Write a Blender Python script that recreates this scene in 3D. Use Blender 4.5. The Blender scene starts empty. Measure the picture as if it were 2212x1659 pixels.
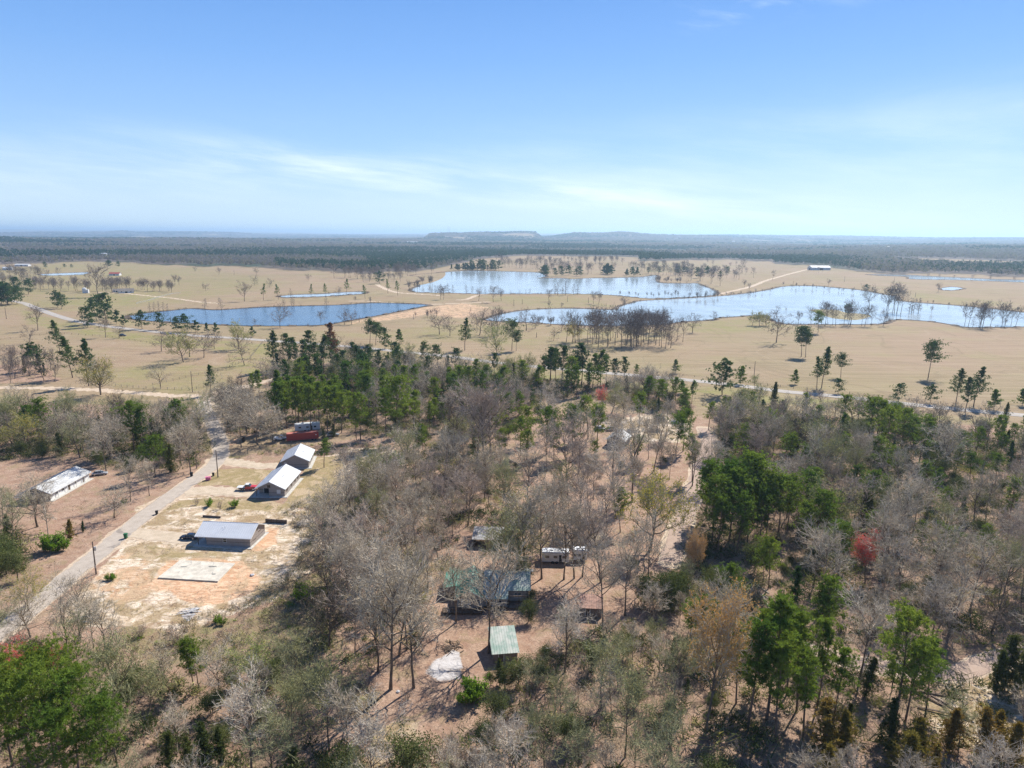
import bpy, math, random
import numpy as np
from mathutils import Vector, Matrix

# ------------------------------------------------------------------ camera, sky, sun
CAMH = 80.0; FPX = 1534.0; PITCH = math.radians(11.95); ROLL = math.radians(0.41)
SUN_EL = 43.0; SUN_AZ = 34.0            # azimuth clockwise from +Y (camera looks along +Y)
scene = bpy.context.scene
cam_d = bpy.data.cameras.new('camera'); cam = bpy.data.objects.new('camera', cam_d)
scene.collection.objects.link(cam); scene.camera = cam
cam.location = (0, 0, CAMH)
cam.rotation_euler = (Matrix.Rotation(math.pi/2 - PITCH, 3, 'X') @ Matrix.Rotation(ROLL, 3, 'Z')).to_euler()
cam_d.sensor_width = 36; cam_d.lens = 36*FPX/2212; cam_d.clip_start = 1; cam_d.clip_end = 200000

world = bpy.data.worlds.new('World'); scene.world = world; world.use_nodes = True
wt = world.node_tree; wt.nodes.clear()
def WN(t, **kw):
    n = wt.nodes.new(t)
    for k, v in kw.items(): setattr(n, k, v)
    return n
wo = WN('ShaderNodeOutputWorld'); bg = WN('ShaderNodeBackground'); sky = WN('ShaderNodeTexSky')
sky.sky_type = 'NISHITA'; sky.sun_disc = False; sky.sun_elevation = math.radians(SUN_EL)
sky.sun_rotation = math.radians(SUN_AZ); sky.air_density = 1.0; sky.dust_density = 0.1; sky.ozone_density = 2.0; sky.altitude = 100
bg.inputs['Strength'].default_value = 0.095
tc = WN('ShaderNodeTexCoord'); sep = WN('ShaderNodeSeparateXYZ'); wt.links.new(tc.outputs['Generated'], sep.inputs[0])
def WM(op, a, b=None, c=None, clamp=False):
    n = WN('ShaderNodeMath', operation=op, use_clamp=clamp)
    for i, v in enumerate((a, b, c)):
        if v is None: continue
        if isinstance(v, (int, float)): n.inputs[i].default_value = v
        else: wt.links.new(v, n.inputs[i])
    return n.outputs[0]
def WRamp(val, lo, hi):
    n = WN('ShaderNodeMapRange', interpolation_type='SMOOTHSTEP'); wt.links.new(val, n.inputs[0])
    n.inputs[1].default_value = lo; n.inputs[2].default_value = hi; return n.outputs[0]
az = WM('ARCTAN2', sep.outputs[0], sep.outputs[1]); el = WM('ARCSINE', sep.outputs[2])
def wnoise(sx, sy, shear, det, off, rough=0.6, dist=0.3):
    cmb = WN('ShaderNodeCombineXYZ')
    wt.links.new(WM('MULTIPLY', az, sx), cmb.inputs[0])
    wt.links.new(WM('ADD', WM('MULTIPLY', WM('ADD', el, WM('MULTIPLY', az, shear)), sy), off), cmb.inputs[1])
    n = WN('ShaderNodeTexNoise'); wt.links.new(cmb.outputs[0], n.inputs['Vector'])
    n.inputs['Scale'].default_value = 1.0; n.inputs['Detail'].default_value = det
    n.inputs['Roughness'].default_value = rough; n.inputs['Distortion'].default_value = dist
    return n.outputs['Fac']
def band(c, w, slope, az0, azw):
    # soft band of cirrus round elevation c + slope*az, centred on azimuth az0
    d = WM('ABSOLUTE', WM('SUBTRACT', WM('SUBTRACT', el, WM('MULTIPLY', az, slope)), c))
    v = WM('SUBTRACT', 1.0, WRamp(d, 0.0, w))
    a = WM('SUBTRACT', 1.0, WRamp(WM('ABSOLUTE', WM('SUBTRACT', az, az0)), azw*0.3, azw))
    return WM('MULTIPLY', v, a)
n1 = wnoise(5, 42, 0.10, 8, 3.1); n2 = wnoise(2.2, 9, 0.05, 6, 7.7); n3 = wnoise(14, 60, 0.12, 6, 1.3)
c1 = WM('MULTIPLY', band(0.060, 0.036, -0.09, 0.02, 0.62), WRamp(n1, 0.30, 0.72))       # main streak low in the middle
c2 = WM('MULTIPLY', band(0.075, 0.085, 0.02, 0.0, 1.4), WRamp(WM('MULTIPLY', n2, WM('ADD', n1, 0.5)), 0.30, 0.75))
c3 = WM('MULTIPLY', band(0.115, 0.05, 0.05, 0.55, 0.5), WRamp(n2, 0.30, 0.70))
c4 = WM('MULTIPLY', band(0.24, 0.03, 0.10, 0.33, 0.16), WRamp(n3, 0.42, 0.8))
c5 = WM('MULTIPLY', band(0.08, 0.035, 0.03, -0.45, 0.4), WRamp(n1, 0.40, 0.78))
cl = WM('ADD', WM('ADD', WM('MULTIPLY', c1, 0.62), WM('MULTIPLY', c2, 0.30)), WM('ADD', WM('MULTIPLY', c3, 0.26), WM('ADD', WM('MULTIPLY', c4, 0.35), WM('MULTIPLY', c5, 0.25))), clamp=True)
cmix = WN('ShaderNodeMix', data_type='RGBA'); cmix.inputs[7].default_value = (7.3, 8.0, 8.7, 1)
tint = WN('ShaderNodeMix', data_type='RGBA', blend_type='MULTIPLY'); tint.inputs[0].default_value = 1.0
tint.inputs[7].default_value = (0.86, 1.0, 1.22, 1)
wt.links.new(sky.outputs[0], tint.inputs[6])
grad = WN('ShaderNodeValToRGB'); wt.links.new(WM('DIVIDE', el, 1.2, clamp=True), grad.inputs[0]); ce = grad.color_ramp.elements
K = 6.9
def st(pos, c, e=None):
    e = e or ce.new(pos); e.position = pos; e.color = (c[0], c[1], c[2], 1)
st(0, (.62, .80, .94), ce[0]); st(1, (.035, .10, .30), ce[1]); st(.035, (.56, .74, .95)); st(.09, (.36, .59, .93)); st(.18, (.215, .44, .87)); st(.27, (.125, .32, .76)); st(.42, (.07, .19, .52))
gk = WN('ShaderNodeMix', data_type='RGBA', blend_type='MULTIPLY'); gk.inputs[0].default_value = 1; gk.inputs[7].default_value = (K, K, K, 1); wt.links.new(grad.outputs[0], gk.inputs[6])
blend = WN('ShaderNodeMix', data_type='RGBA'); blend.inputs[0].default_value = .86; wt.links.new(tint.outputs[2], blend.inputs[6]); wt.links.new(gk.outputs[2], blend.inputs[7])
wt.links.new(blend.outputs[2], cmix.inputs[6])
wt.links.new(WM('MULTIPLY', cl, 0.85), cmix.inputs[0]); wt.links.new(cmix.outputs[2], bg.inputs['Color'])
wt.links.new(bg.outputs[0], wo.inputs['Surface'])

sd = bpy.data.lights.new('sun', 'SUN'); sd.energy = 5.0; sd.angle = math.radians(0.53); sd.color = (1.0, 0.955, 0.88)
sun = bpy.data.objects.new('sun', sd); scene.collection.objects.link(sun); sun.location = (100, 200, 300)
_s = Vector((math.sin(math.radians(SUN_AZ))*math.cos(math.radians(SUN_EL)), math.cos(math.radians(SUN_AZ))*math.cos(math.radians(SUN_EL)), math.sin(math.radians(SUN_EL))))
sun.rotation_euler = (-_s).to_track_quat('-Z', 'Y').to_euler()
vs = scene.view_settings; vs.view_transform = 'Standard'; vs.look = 'None'; vs.gamma = 1; vs.exposure = 0.70
try:
    scene.cycles.denoising_prefilter = 'NONE'; scene.cycles.volume_bounces = 0; scene.cycles.max_bounces = 6; scene.cycles.diffuse_bounces = 3
    scene.cycles.transparent_max_bounces = 8; scene.cycles.transmission_bounces = 3; scene.cycles.glossy_bounces = 2
except Exception: pass

# ------------------------------------------------------------------ terrain and pixel -> ground
def sstep(a, b, x):
    t = np.clip((x-a)/(b-a), 0, 1); return t*t*(3-2*t)
def terrain(x, y):
    x = np.asarray(x, float); y = np.asarray(y, float)
    R = np.hypot(x, y); a = np.arctan2(x, y)
    n = (np.sin(x/900+1.3)*np.cos(y/1300+.4)+.6*np.sin(x/430-y/610+2.1)+.35*np.sin(x/260+y/310))/1.6
    n2 = (np.sin(x/3100+.7)+np.cos(y/2500+x/4100)+.6*np.sin(x/1500-y/1900))/2.2
    h = sstep(1700, 4200, R)*(6+13*n) + sstep(3000, 8000, R)*(4+38*n2)*sstep(2600, 5000, R)
    # the flat-topped ridge in the middle distance and the lower one right of it
    def bump(a0, a1, w, r0, rw, hh):
        return hh*sstep(a0-w, a0+w, a)*(1-sstep(a1-w, a1+w, a))*np.exp(-((R-r0)/rw)**2)
    h = h + bump(-.118, .035, .006, 8600, 1300, 66)*(1+.04*np.sin(a*110)) + bump(.06, .17, .03, 9300, 1500, 58)*(1+.04*np.sin(a*90)) + bump(.15, .30, .05, 9500, 1500, 48)
    h = h + bump(-.62, -.36, .06, 16000, 2500, 70) + bump(-.504, -.486, .012, 17000, 2600, 34) + bump(.3, .7, .1, 14000, 2500, 42)
    h = h + sstep(15000, 30000, R)*(58+10*np.sin(a*14+1)+6*np.sin(a*37))
    # low pasture swells in front of the far woods
    h = h + bump(-.02, .22, .07, 2300, 420, 9) + bump(-.36, -.14, .07, 1450, 250, 4)
    return h
_cm = Matrix.Rotation(math.pi/2 - PITCH, 3, 'X') @ Matrix.Rotation(ROLL, 3, 'Z')
CM = np.array(_cm)
def ray(u, v):
    d = CM @ np.array([(u-1106)/FPX, -(v-829.5)/FPX, -1.0]); return d
def P(u, v, z=None):
    """photo pixel (2212 wide) -> point on the ground"""
    d = ray(u, v)
    if z is not None:
        t = (z-CAMH)/d[2]; return np.array([d[0]*t, d[1]*t, z])
    dz = min(d[2], -0.0015)
    t = -CAMH/dz; g = 0.0
    for _ in range(25):
        t = (g-CAMH)/dz; g = 0.6*g + 0.4*float(terrain(d[0]*t, d[1]*t))
    x, y = d[0]*t, d[1]*t
    return np.array([x, y, float(terrain(x, y))])
def px(p):
    q = CM.T @ (np.array(p)-np.array([0, 0, CAMH])); return 1106+FPX*q[0]/-q[2], 829.5-FPX*q[1]/-q[2]
UPC = CM.T @ np.array([0, 0, 1.0])
def height_at(p, v_top):
    q = CM.T @ (np.array(p)-np.array([0, 0, CAMH])); vt = -(v_top-829.5)/FPX
    # (q1 + up1 h) = vt * (-(q2 + up2 h))
    return (-vt*q[2]-q[1])/(UPC[1]+vt*UPC[2])

# ------------------------------------------------------------------ mesh and tagging helpers
COL = scene.collection
def tag(o, label=None, cat=None, group=None, kind=None):
    if label: o['label'] = label
    if cat: o['category'] = cat
    if group: o['group'] = group
    if kind: o['kind'] = kind
    return o
def empty(name, loc, rz=0.0, sc=1.0):
    o = bpy.data.objects.new(name, None); COL.objects.link(o); o.empty_display_size = 0.5
    o.location = loc; o.rotation_euler = (0, 0, rz)
    o.scale = (sc, sc, sc) if isinstance(sc, (int, float)) else sc
    return o
def np_mesh(name, V, T, mats, mi=None, smooth=False):
    me = bpy.data.meshes.new(name); V = np.asarray(V, np.float32); T = np.asarray(T, np.int32); k = T.shape[1]
    me.vertices.add(len(V)); me.vertices.foreach_set('co', V.ravel())
    me.loops.add(T.size); me.loops.foreach_set('vertex_index', T.ravel())
    me.polygons.add(len(T)); me.polygons.foreach_set('loop_start', np.arange(0, T.size, k, dtype=np.int32))
    try: me.polygons.foreach_set('loop_total', np.full(len(T), k, np.int32))
    except Exception: pass
    if mi is not None: me.polygons.foreach_set('material_index', np.asarray(mi, np.int32))
    if smooth: me.polygons.foreach_set('use_smooth', np.ones(len(T), bool))
    for m in mats: me.materials.append(m)
    me.update(calc_edges=True); return me
def link(name, me, parent=None, loc=None):
    o = bpy.data.objects.new(name, me); COL.objects.link(o)
    if parent is not None: o.parent = parent
    if loc is not None: o.location = loc
    return o
class MB:
    """collects boxes, prisms and tubes; build() links them as ONE mesh object"""
    def __init__(s): s.v = []; s.f = []; s.M = Matrix.Identity(4)
    def add(s, vs, fs):
        o = len(s.v); s.v += [tuple(s.M @ Vector(p)) for p in vs]; s.f += [tuple(i+o for i in f) for f in fs]; return s
    def box(s, x0, x1, y0, y1, z0, z1):
        return s.add([(x0,y0,z0),(x1,y0,z0),(x1,y1,z0),(x0,y1,z0),(x0,y0,z1),(x1,y0,z1),(x1,y1,z1),(x0,y1,z1)],
                     [(0,3,2,1),(4,5,6,7),(0,1,5,4),(1,2,6,5),(2,3,7,6),(3,0,4,7)])
    def prism(s, poly, axis, a, b):
        """poly: 2D points in the other two axes, extruded along axis from a to b"""
        n = len(poly)
        def mk(p, t):
            return (t, p[0], p[1]) if axis == 'x' else (p[0], t, p[1]) if axis == 'y' else (p[0], p[1], t)
        vs = [mk(p, a) for p in poly]+[mk(p, b) for p in poly]
        return s.add(vs, [tuple(range(n-1, -1, -1)), tuple(range(n, 2*n))]+[(i, (i+1) % n, n+(i+1) % n, n+i) for i in range(n)])
    def tube(s, p0, p1, r0, r1=None, n=8, cap=True):
        r1 = r0 if r1 is None else r1; p0 = Vector(p0); p1 = Vector(p1); d = (p1-p0).normalized()
        a = d.orthogonal().normalized(); b = d.cross(a); vs = []
        for p, r in ((p0, r0), (p1, r1)):
            for i in range(n):
                t = 2*math.pi*i/n; vs.append(tuple(p+(a*math.cos(t)+b*math.sin(t))*r))
        fs = [(i, (i+1) % n, n+(i+1) % n, n+i) for i in range(n)]
        if cap: fs += [tuple(range(n-1, -1, -1)), tuple(range(n, 2*n))]
        return s.add(vs, fs)
    def slab(s, quad, t):
        """a sheet through four points given real thickness t downwards along its normal"""
        q = [Vector(p) for p in quad]; nrm = (q[1]-q[0]).cross(q[3]-q[0]).normalized()
        lo = [p-nrm*t for p in q]
        return s.add([tuple(p) for p in q+lo], [(0,1,2,3),(7,6,5,4),(0,4,5,1),(1,5,6,2),(2,6,7,3),(3,7,4,0)])
    def build(s, name, mat, parent=None, bevel=0.0, smooth=False):
        me = bpy.data.meshes.new(name); me.from_pydata(s.v, [], s.f); me.materials.append(mat); me.update()
        if smooth:
            for p in me.polygons: p.use_smooth = True
        o = link(name, me, parent)
        if bevel:
            m = o.modifiers.new('bevel', 'BEVEL'); m.width = bevel; m.segments = 2; m.limit_method = 'ANGLE'
        return o

# ------------------------------------------------------------------ materials
M = {}
class NT:
    def __init__(s, name):
        s.m = bpy.data.materials.new(name); s.m.use_nodes = True; s.t = s.m.node_tree; s.t.nodes.clear()
        s.out = s.n('ShaderNodeOutputMaterial')
    def n(s, t, **kw):
        n = s.t.nodes.new(t)
        for k, v in kw.items(): setattr(n, k, v)
        return n
    def l(s, a, b): s.t.links.new(a, b)
    def setin(s, inp, v):
        if isinstance(v, (int, float)): inp.default_value = v
        elif isinstance(v, tuple): inp.default_value = v if len(v) == 4 or len(inp.default_value) == 3 else v+(1,)
        else: s.l(v, inp)
    def math(s, op, a, b=None, clamp=False):
        n = s.n('ShaderNodeMath', operation=op, use_clamp=clamp); s.setin(n.inputs[0], a)
        if b is not None: s.setin(n.inputs[1], b)
        return n.outputs[0]
    def mix(s, f, a, b, bt='MIX'):
        n = s.n('ShaderNodeMix', data_type='RGBA', blend_type=bt); s.setin(n.inputs[0], f); s.setin(n.inputs[6], a); s.setin(n.inputs[7], b); return n.outputs[2]
    def ramp(s, v, lo, hi, a=0.0, b=1.0):
        n = s.n('ShaderNodeMapRange', interpolation_type='SMOOTHSTEP'); s.setin(n.inputs[0], v)
        n.inputs[1].default_value = lo; n.inputs[2].default_value = hi; n.inputs[3].default_value = a; n.inputs[4].default_value = b; return n.outputs[0]
    def noise(s, vec, scale, det=4, rough=.55, dist=0.0):
        n = s.n('ShaderNodeTexNoise'); s.l(vec, n.inputs['Vector']); n.inputs['Scale'].default_value = scale
        n.inputs['Detail'].default_value = det; n.inputs['Roughness'].default_value = rough; n.inputs['Distortion'].default_value = dist; return n.outputs['Fac']
    def pos(s): return s.n('ShaderNodeNewGeometry').outputs['Position']
    def obj(s): return s.n('ShaderNodeTexCoord').outputs['Object']
    def mapping(s, vec, sc=(1,1,1), rot=(0,0,0)):
        n = s.n('ShaderNodeMapping'); s.l(vec, n.inputs[0]); n.inputs['Scale'].default_value = sc; n.inputs['Rotation'].default_value = rot; return n.outputs[0]
    def bump(s, h, strength, dist):
        n = s.n('ShaderNodeBump'); s.l(h, n.inputs['Height']); n.inputs['Strength'].default_value = strength; n.inputs['Distance'].default_value = dist; return n.outputs[0]
    def principled(s, col, rough=.8, metal=0.0, spec=.3, normal=None):
        b = s.n('ShaderNodeBsdfPrincipled'); s.setin(b.inputs['Base Color'], col); s.setin(b.inputs['Roughness'], rough)
        b.inputs['Metallic'].default_value = metal; b.inputs['Specular IOR Level'].default_value = spec
        if normal is not None: s.l(normal, b.inputs['Normal'])
        s.l(b.outputs[0], s.out.inputs['Surface']); return b
def simple(name, col, rough=.8, metal=0.0, var=.25, scale=3.0, spec=.3, bump=0.0):
    t = NT(name); p = t.obj(); n = t.noise(p, scale, 5, .65)
    dark = tuple(c*(1-var) for c in col); lite = tuple(min(1, c*(1+var*.6)) for c in col)
    c = t.mix(t.ramp(n, .3, .7), dark, lite)
    t.principled(c, rough, metal, spec, t.bump(n, bump, .05) if bump else None); M[name] = t.m; return t.m
def tree_mat(name, col, col2, rough=.9, trans=0.0, var=.35, tcol=None):
    """bark, twigs or leaves: own colour per tree (object random) and per place, noise inside"""
    t = NT(name); p = t.pos(); oi = t.n('ShaderNodeObjectInfo').outputs['Random']
    a = t.noise(p, .045, 2, .5); b = t.noise(p, .9, 3, .6)
    f = t.math('ADD', t.math('MULTIPLY', oi, .55), t.math('MULTIPLY', t.ramp(a, .3, .7), .45))
    c = t.mix(f, col, col2)
    v = t.ramp(b, .25, .75, 1-var, 1+var*.7)
    g = t.n('ShaderNodeMix', data_type='RGBA', blend_type='MULTIPLY'); g.inputs[0].default_value = 1; t.l(c, g.inputs[6])
    cb = t.n('ShaderNodeCombineColor'); t.l(v, cb.inputs[0]); t.l(v, cb.inputs[1]); t.l(v, cb.inputs[2]); t.l(cb.outputs[0], g.inputs[7])
    d = t.n('ShaderNodeBsdfDiffuse'); t.l(g.outputs[2], d.inputs[0])
    if trans:
        tr = t.n('ShaderNodeBsdfTranslucent')
        tcn = t.mix(1.0, g.outputs[2], tcol or (1.25, 1.2, .7), 'MULTIPLY'); t.l(tcn, tr.inputs[0])
        ms = t.n('ShaderNodeMixShader'); ms.inputs[0].default_value = trans; t.l(d.outputs[0], ms.inputs[1]); t.l(tr.outputs[0], ms.inputs[2]); t.l(ms.outputs[0], t.out.inputs['Surface'])
    else: t.l(d.outputs[0], t.out.inputs['Surface'])
    M[name] = t.m; return t.m
# ------------------------------------------------------------------ polygons on the ground (read off the photograph)
def GP(pts): return np.array([P(u, v)[:2] for u, v in pts])
def inside(pt, poly):
    x, y = pt[..., 0], pt[..., 1]; c = np.zeros(x.shape, bool); n = len(poly); j = n-1
    for i in range(n):
        xi, yi = poly[i]; xj, yj = poly[j]
        if yi != yj: c ^= ((yi > y) != (yj > y)) & (x < (xj-xi)*(y-yi)/(yj-yi)+xi)
        j = i
    return c
def edge_dist(pt, poly, closed=True):
    d = np.full(pt.shape[:-1], 1e18); n = len(poly)
    for i in range(n if closed else n-1):
        a = poly[i]; b = poly[(i+1) % n]; ab = b-a; L = (ab**2).sum()+1e-9
        t = np.clip(((pt-a)@ab)/L, 0, 1); q = pt-(a+t[..., None]*ab); d = np.minimum(d, (q**2).sum(-1))
    return np.sqrt(d)
def soft(pt, poly, w):
    """1 inside, 0 outside, soft over width w"""
    out = np.zeros(len(pt)); lo = poly.min(0)-w*1.5; hi = poly.max(0)+w*1.5
    m = ((pt >= lo) & (pt <= hi)).all(1)
    if m.any():
        q = pt[m]; ins = inside(q, poly); d = edge_dist(q, poly); out[m] = sstep(-w, w, np.where(ins, d, -d))
    return out
def spline(pts, n=8):
    pts = np.array(pts, float); p = np.vstack([2*pts[0]-pts[1], pts, 2*pts[-1]-pts[-2]]); out = []
    for i in range(1, len(p)-2):
        for k in range(n):
            t = k/n; out.append(.5*((2*p[i])+(-p[i-1]+p[i+1])*t+(2*p[i-1]-5*p[i]+4*p[i+1]-p[i+2])*t*t+(-p[i-1]+3*p[i]-3*p[i+1]+p[i+2])*t**3))
    out.append(p[-2]); return np.array(out)

LAKES = {
 'a': [(277,683),(320,676),(363,672),(413,667),(467,670),(550,665),(633,662),(737,659),(797,655),(870,656),(927,659),(911,663),(870,671),(820,681),(771,690),(737,696),(700,702),(633,704),(533,704),(480,702),(417,699),(333,694),(287,690)],
 'b': [(876,615),(890,611),(912,606),(905,598),(888,596),(891,594),(910,592),(937,590),(971,587),(1021,585),(1071,586),(1121,587),(1167,589),(1177,594),(1181,598),(1164,601),(1211,601),(1237,603),(1271,601),(1337,600),(1387,598),(1412,595),(1420,596),(1421,610),(1475,612.5),(1505,612),(1514,616),(1528,621),(1546,629),(1549,634),(1535,639),(1475,643),(1421,645),(1387,644),(1337,639),(1304,637),(1237,635),(1104,635),(1031,635),(971,633),(911,632),(893,630),(888,625),(905,617)],
 'c': [(1046,691),(1071,682),(1091,677),(1121,672),(1154,669),(1204,667),(1254,667),(1304,669),(1331,669),(1337,663),(1367,654),(1387,650),(1437,647),(1475,645),(1525,642),(1575,638),(1625,632),(1661,626),(1681,621),(1708,618),(1758,618),(1808,622),(1858,627),(1908,636),(1935,641),(1938,649),(1958,652),(2008,656),(2075,661),(2141,667),(2191,673),(2240,678),(2300,690),(2300,704),(2212,706),(2158,707),(2091,707),(2058,702),(2021,696),(1975,692),(1931,691),(1908,699),(1868,701),(1808,701),(1758,701),(1715,701),(1691,699),(1674,694),(1661,687),(1655,682),(1621,682),(1591,684),(1551,687),(1541,691),(1511,693),(1475,695),(1437,700),(1380,703),(1304,704),(1250,703),(1204,701),(1164,698),(1121,696),(1071,694)],
 'd': [(600,640),(640,637),(700,635),(737,632),(787,630.5),(783,635),(737,638),(690,641),(620,643)],
 'e': [(1870,593.5),(1900,593),(1960,594),(2010,597),(2075,600),(2141,603),(2212,605),(2290,607),(2290,611),(2212,610),(2141,607.5),(2075,605),(1970,603),(1960,598),(1910,596)],
 'f': [(2031,623),(2055,620),(2081,623),(2061,627),(2038,627)],
 'g': [(85,592.5),(130,590.5),(190,588.5),(180,593),(130,595),(95,595)],
}
ISLAND = [(1748,670),(1775,669),(1808,671),(1825,676),(1875,681),(1878,685),(1850,692),(1800,688),(1768,678)]
ROADS = {   # centre line, width
 'highway': ([(-80,640),(-20,645),(43,653),(67,661),(100,674),(133,685),(167,694),(233,705),(300,713),(367,720),(433,726),(500,730),(580,736),(680,743),(780,751),(880,761),(970,770),(1104,787),(1280,803),(1437,817),(1475,820),(1588,832),(1688,845),(1825,858),(1961,873),(2075,885),(2208,897),(2300,906)], 7.5),
 'lane': ([(-120,1450),(-60,1410),(0,1364),(43,1333),(100,1290),(143,1250),(190,1214),(240,1173),(290,1131),(330,1099),(367,1073),(395,1053),(420,1036),(444,1019),(463,1003),(474,988),(478,973),(473,945),(460,915),(447,885),(441,866)], 5.3),
 'right_lane': ([(1520,925),(1532,950),(1526,972),(1516,1000),(1506,1035),(1492,1080),(1478,1118),(1462,1160),(1448,1215)], 5.4),
}
DIRT = {
 'driveway_upper': ([(462,994),(490,996),(520,1001),(560,1006),(598,1006)], 5.2),
 'driveway_middle': ([(398,1066),(430,1060),(470,1061),(520,1063),(560,1066)], 6.4),
 'driveway_lower': ([(262,1152),(300,1152),(350,1158),(395,1163),(432,1166)], 5.6),
 'dirt_road': ([(-60,836),(60,838),(133,839),(217,843),(283,848),(367,854),(413,855),(445,860)], 5.0),
 'forest_track': ([(455,850),(500,842),(553,829),(600,816),(627,803),(650,795)], 4.5),
 'pasture_track': ([(737,650),(800,651),(870,656),(930,657),(1000,655),(1060,652)], 4.0),
 'gravel_track': ([(990,648),(1010,646),(1035,637),(1080,634)], 5.0),
 'far_track': ([(1548,636),(1590,627),(1625,618),(1655,606),(1690,596),(1720,588),(1745,582)], 6.0),
 'hill_track': ([(815,615),(835,625),(860,632),(900,635),(950,638)], 6.0),
 'farm_drive': ([(215,632),(270,634),(330,640),(372,644),(430,652),(470,655)], 4.0),
 'lower_lane': ([(1620,1378),(1700,1392),(1790,1418),(1900,1440),(2000,1452),(2070,1452),(2130,1432),(2230,1405)], 4.2),
}
WALK = [(1530,905),(1500,905),(1440,900)]
FOREST = {
 'leftwood': [(-160,898),(60,903),(200,908),(330,912),(415,918),(448,960),(430,1008),(330,1030),(235,1010),(150,985),(-160,1010)],
 'lavender': [(-120,790),(100,788),(130,825),(-120,832)],
 'leftedge': [(-160,1110),(30,1130),(65,1190),(30,1270),(-160,1290)],
 'oaks': [(474,905),(500,880),(560,872),(600,895),(600,935),(520,945),(490,935)],
 'pinegrove': [(575,850),(740,830),(830,860),(900,940),(800,950),(735,935),(640,925),(605,930)],
 'midwood': [(565,822),(600,788),(740,782),(900,793),(1104,812),(1300,832),(1480,850),(1500,880),(1480,910),(1340,868),(1200,862),(1130,880),(1120,930),(1000,975),(900,965),(850,900),(740,860),(590,835)],
 'openwood': [(1110,915),(1300,960),(1490,940),(1500,1000),(1470,1090),(1440,1180),(1400,1250),(1260,1240),(1150,1150),(1100,1060),(1060,970)],
 'centrewood': [(760,1010),(830,985),(950,970),(1070,970),(1110,1080),(1110,1140),(1000,1150),(960,1230),(930,1330),(880,1420),(800,1480),(700,1420),(690,1280),(720,1130)],
 'bottomleft': [(-200,1400),(60,1380),(230,1400),(330,1440),(520,1460),(640,1500),(700,1560),(820,1640),(850,1800),(-200,1850)],
 'bottommid': [(1130,1480),(1180,1420),(1230,1360),(1360,1330),(1410,1270),(1470,1230),(1600,1300),(1620,1500),(1600,1850),(850,1850),(900,1640),(1000,1600)],
 'rightwood': [(1545,895),(1620,888),(1750,896),(1900,912),(2050,932),(2620,985),(2760,1380),(2130,1395),(1950,1410),(1750,1385),(1600,1360),(1500,1300),(1470,1180),(1510,1080),(1545,985)],
 'bottomright': [(1600,1400),(1800,1440),(2000,1480),(2150,1470),(2500,1440),(2600,1850),(1600,1850)],
}
# far edge of the pastures: azimuth -> radius where the far woods begin
EDGE = [(-400,572),(0,571),(200,568),(400,566),(700,571),(870,577),(1100,590)]
EDGE = [(-300,572),(0,571),(70,569),(133,567),(240,566.5),(350,571),(440,577),(550,576),(633,584),(737,589),(800,592),(835,586),(895,589),(955,580),(975,573),(1030,560),(1124,553.5),(1237,553.5),(1354,555),(1380,558),(1382,566),(1475,562),(1575,562),(1668,565),(1675,570),(1728,572),(1775,577),(1875,589),(1958,592),(2041,592.5),(2212,598),(2500,606)]
_eg = np.array([P(u, v) for u, v in EDGE]); EAZ = np.arctan2(_eg[:, 0], _eg[:, 1]); ERD = np.hypot(_eg[:, 0], _eg[:, 1])
_o = np.argsort(EAZ); EAZ = EAZ[_o]; ERD = ERD[_o]
def edge_radius(a): return np.interp(a, EAZ, ERD)*(1+.016*np.sin(a*47+1)+.011*np.sin(a*113)+.007*np.sin(a*260+2))
def far_clear(x, y, R, a):
    """distant clearings in the woods, a few long fields"""
    f = np.sin(x/410+1.7*np.sin(y/900)+.5)*np.cos(y/640-x/1500+1)+.45*np.sin(x/170+y/390)
    return sstep(.93, 1.02, f)*(R > edge_radius(a)+420)

GPOLY = {k: GP(v) for k, v in FOREST.items()}
LPOLY = {k: GP(v) for k, v in LAKES.items()}
LPOLY = {k: (spline(np.vstack([v, v[:1]]), 4)[:-1]) for k, v in LPOLY.items()}
RLINE = {k: (spline(GP(v[0]), 8), v[1]) for k, v in {**ROADS, **DIRT}.items()}

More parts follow.
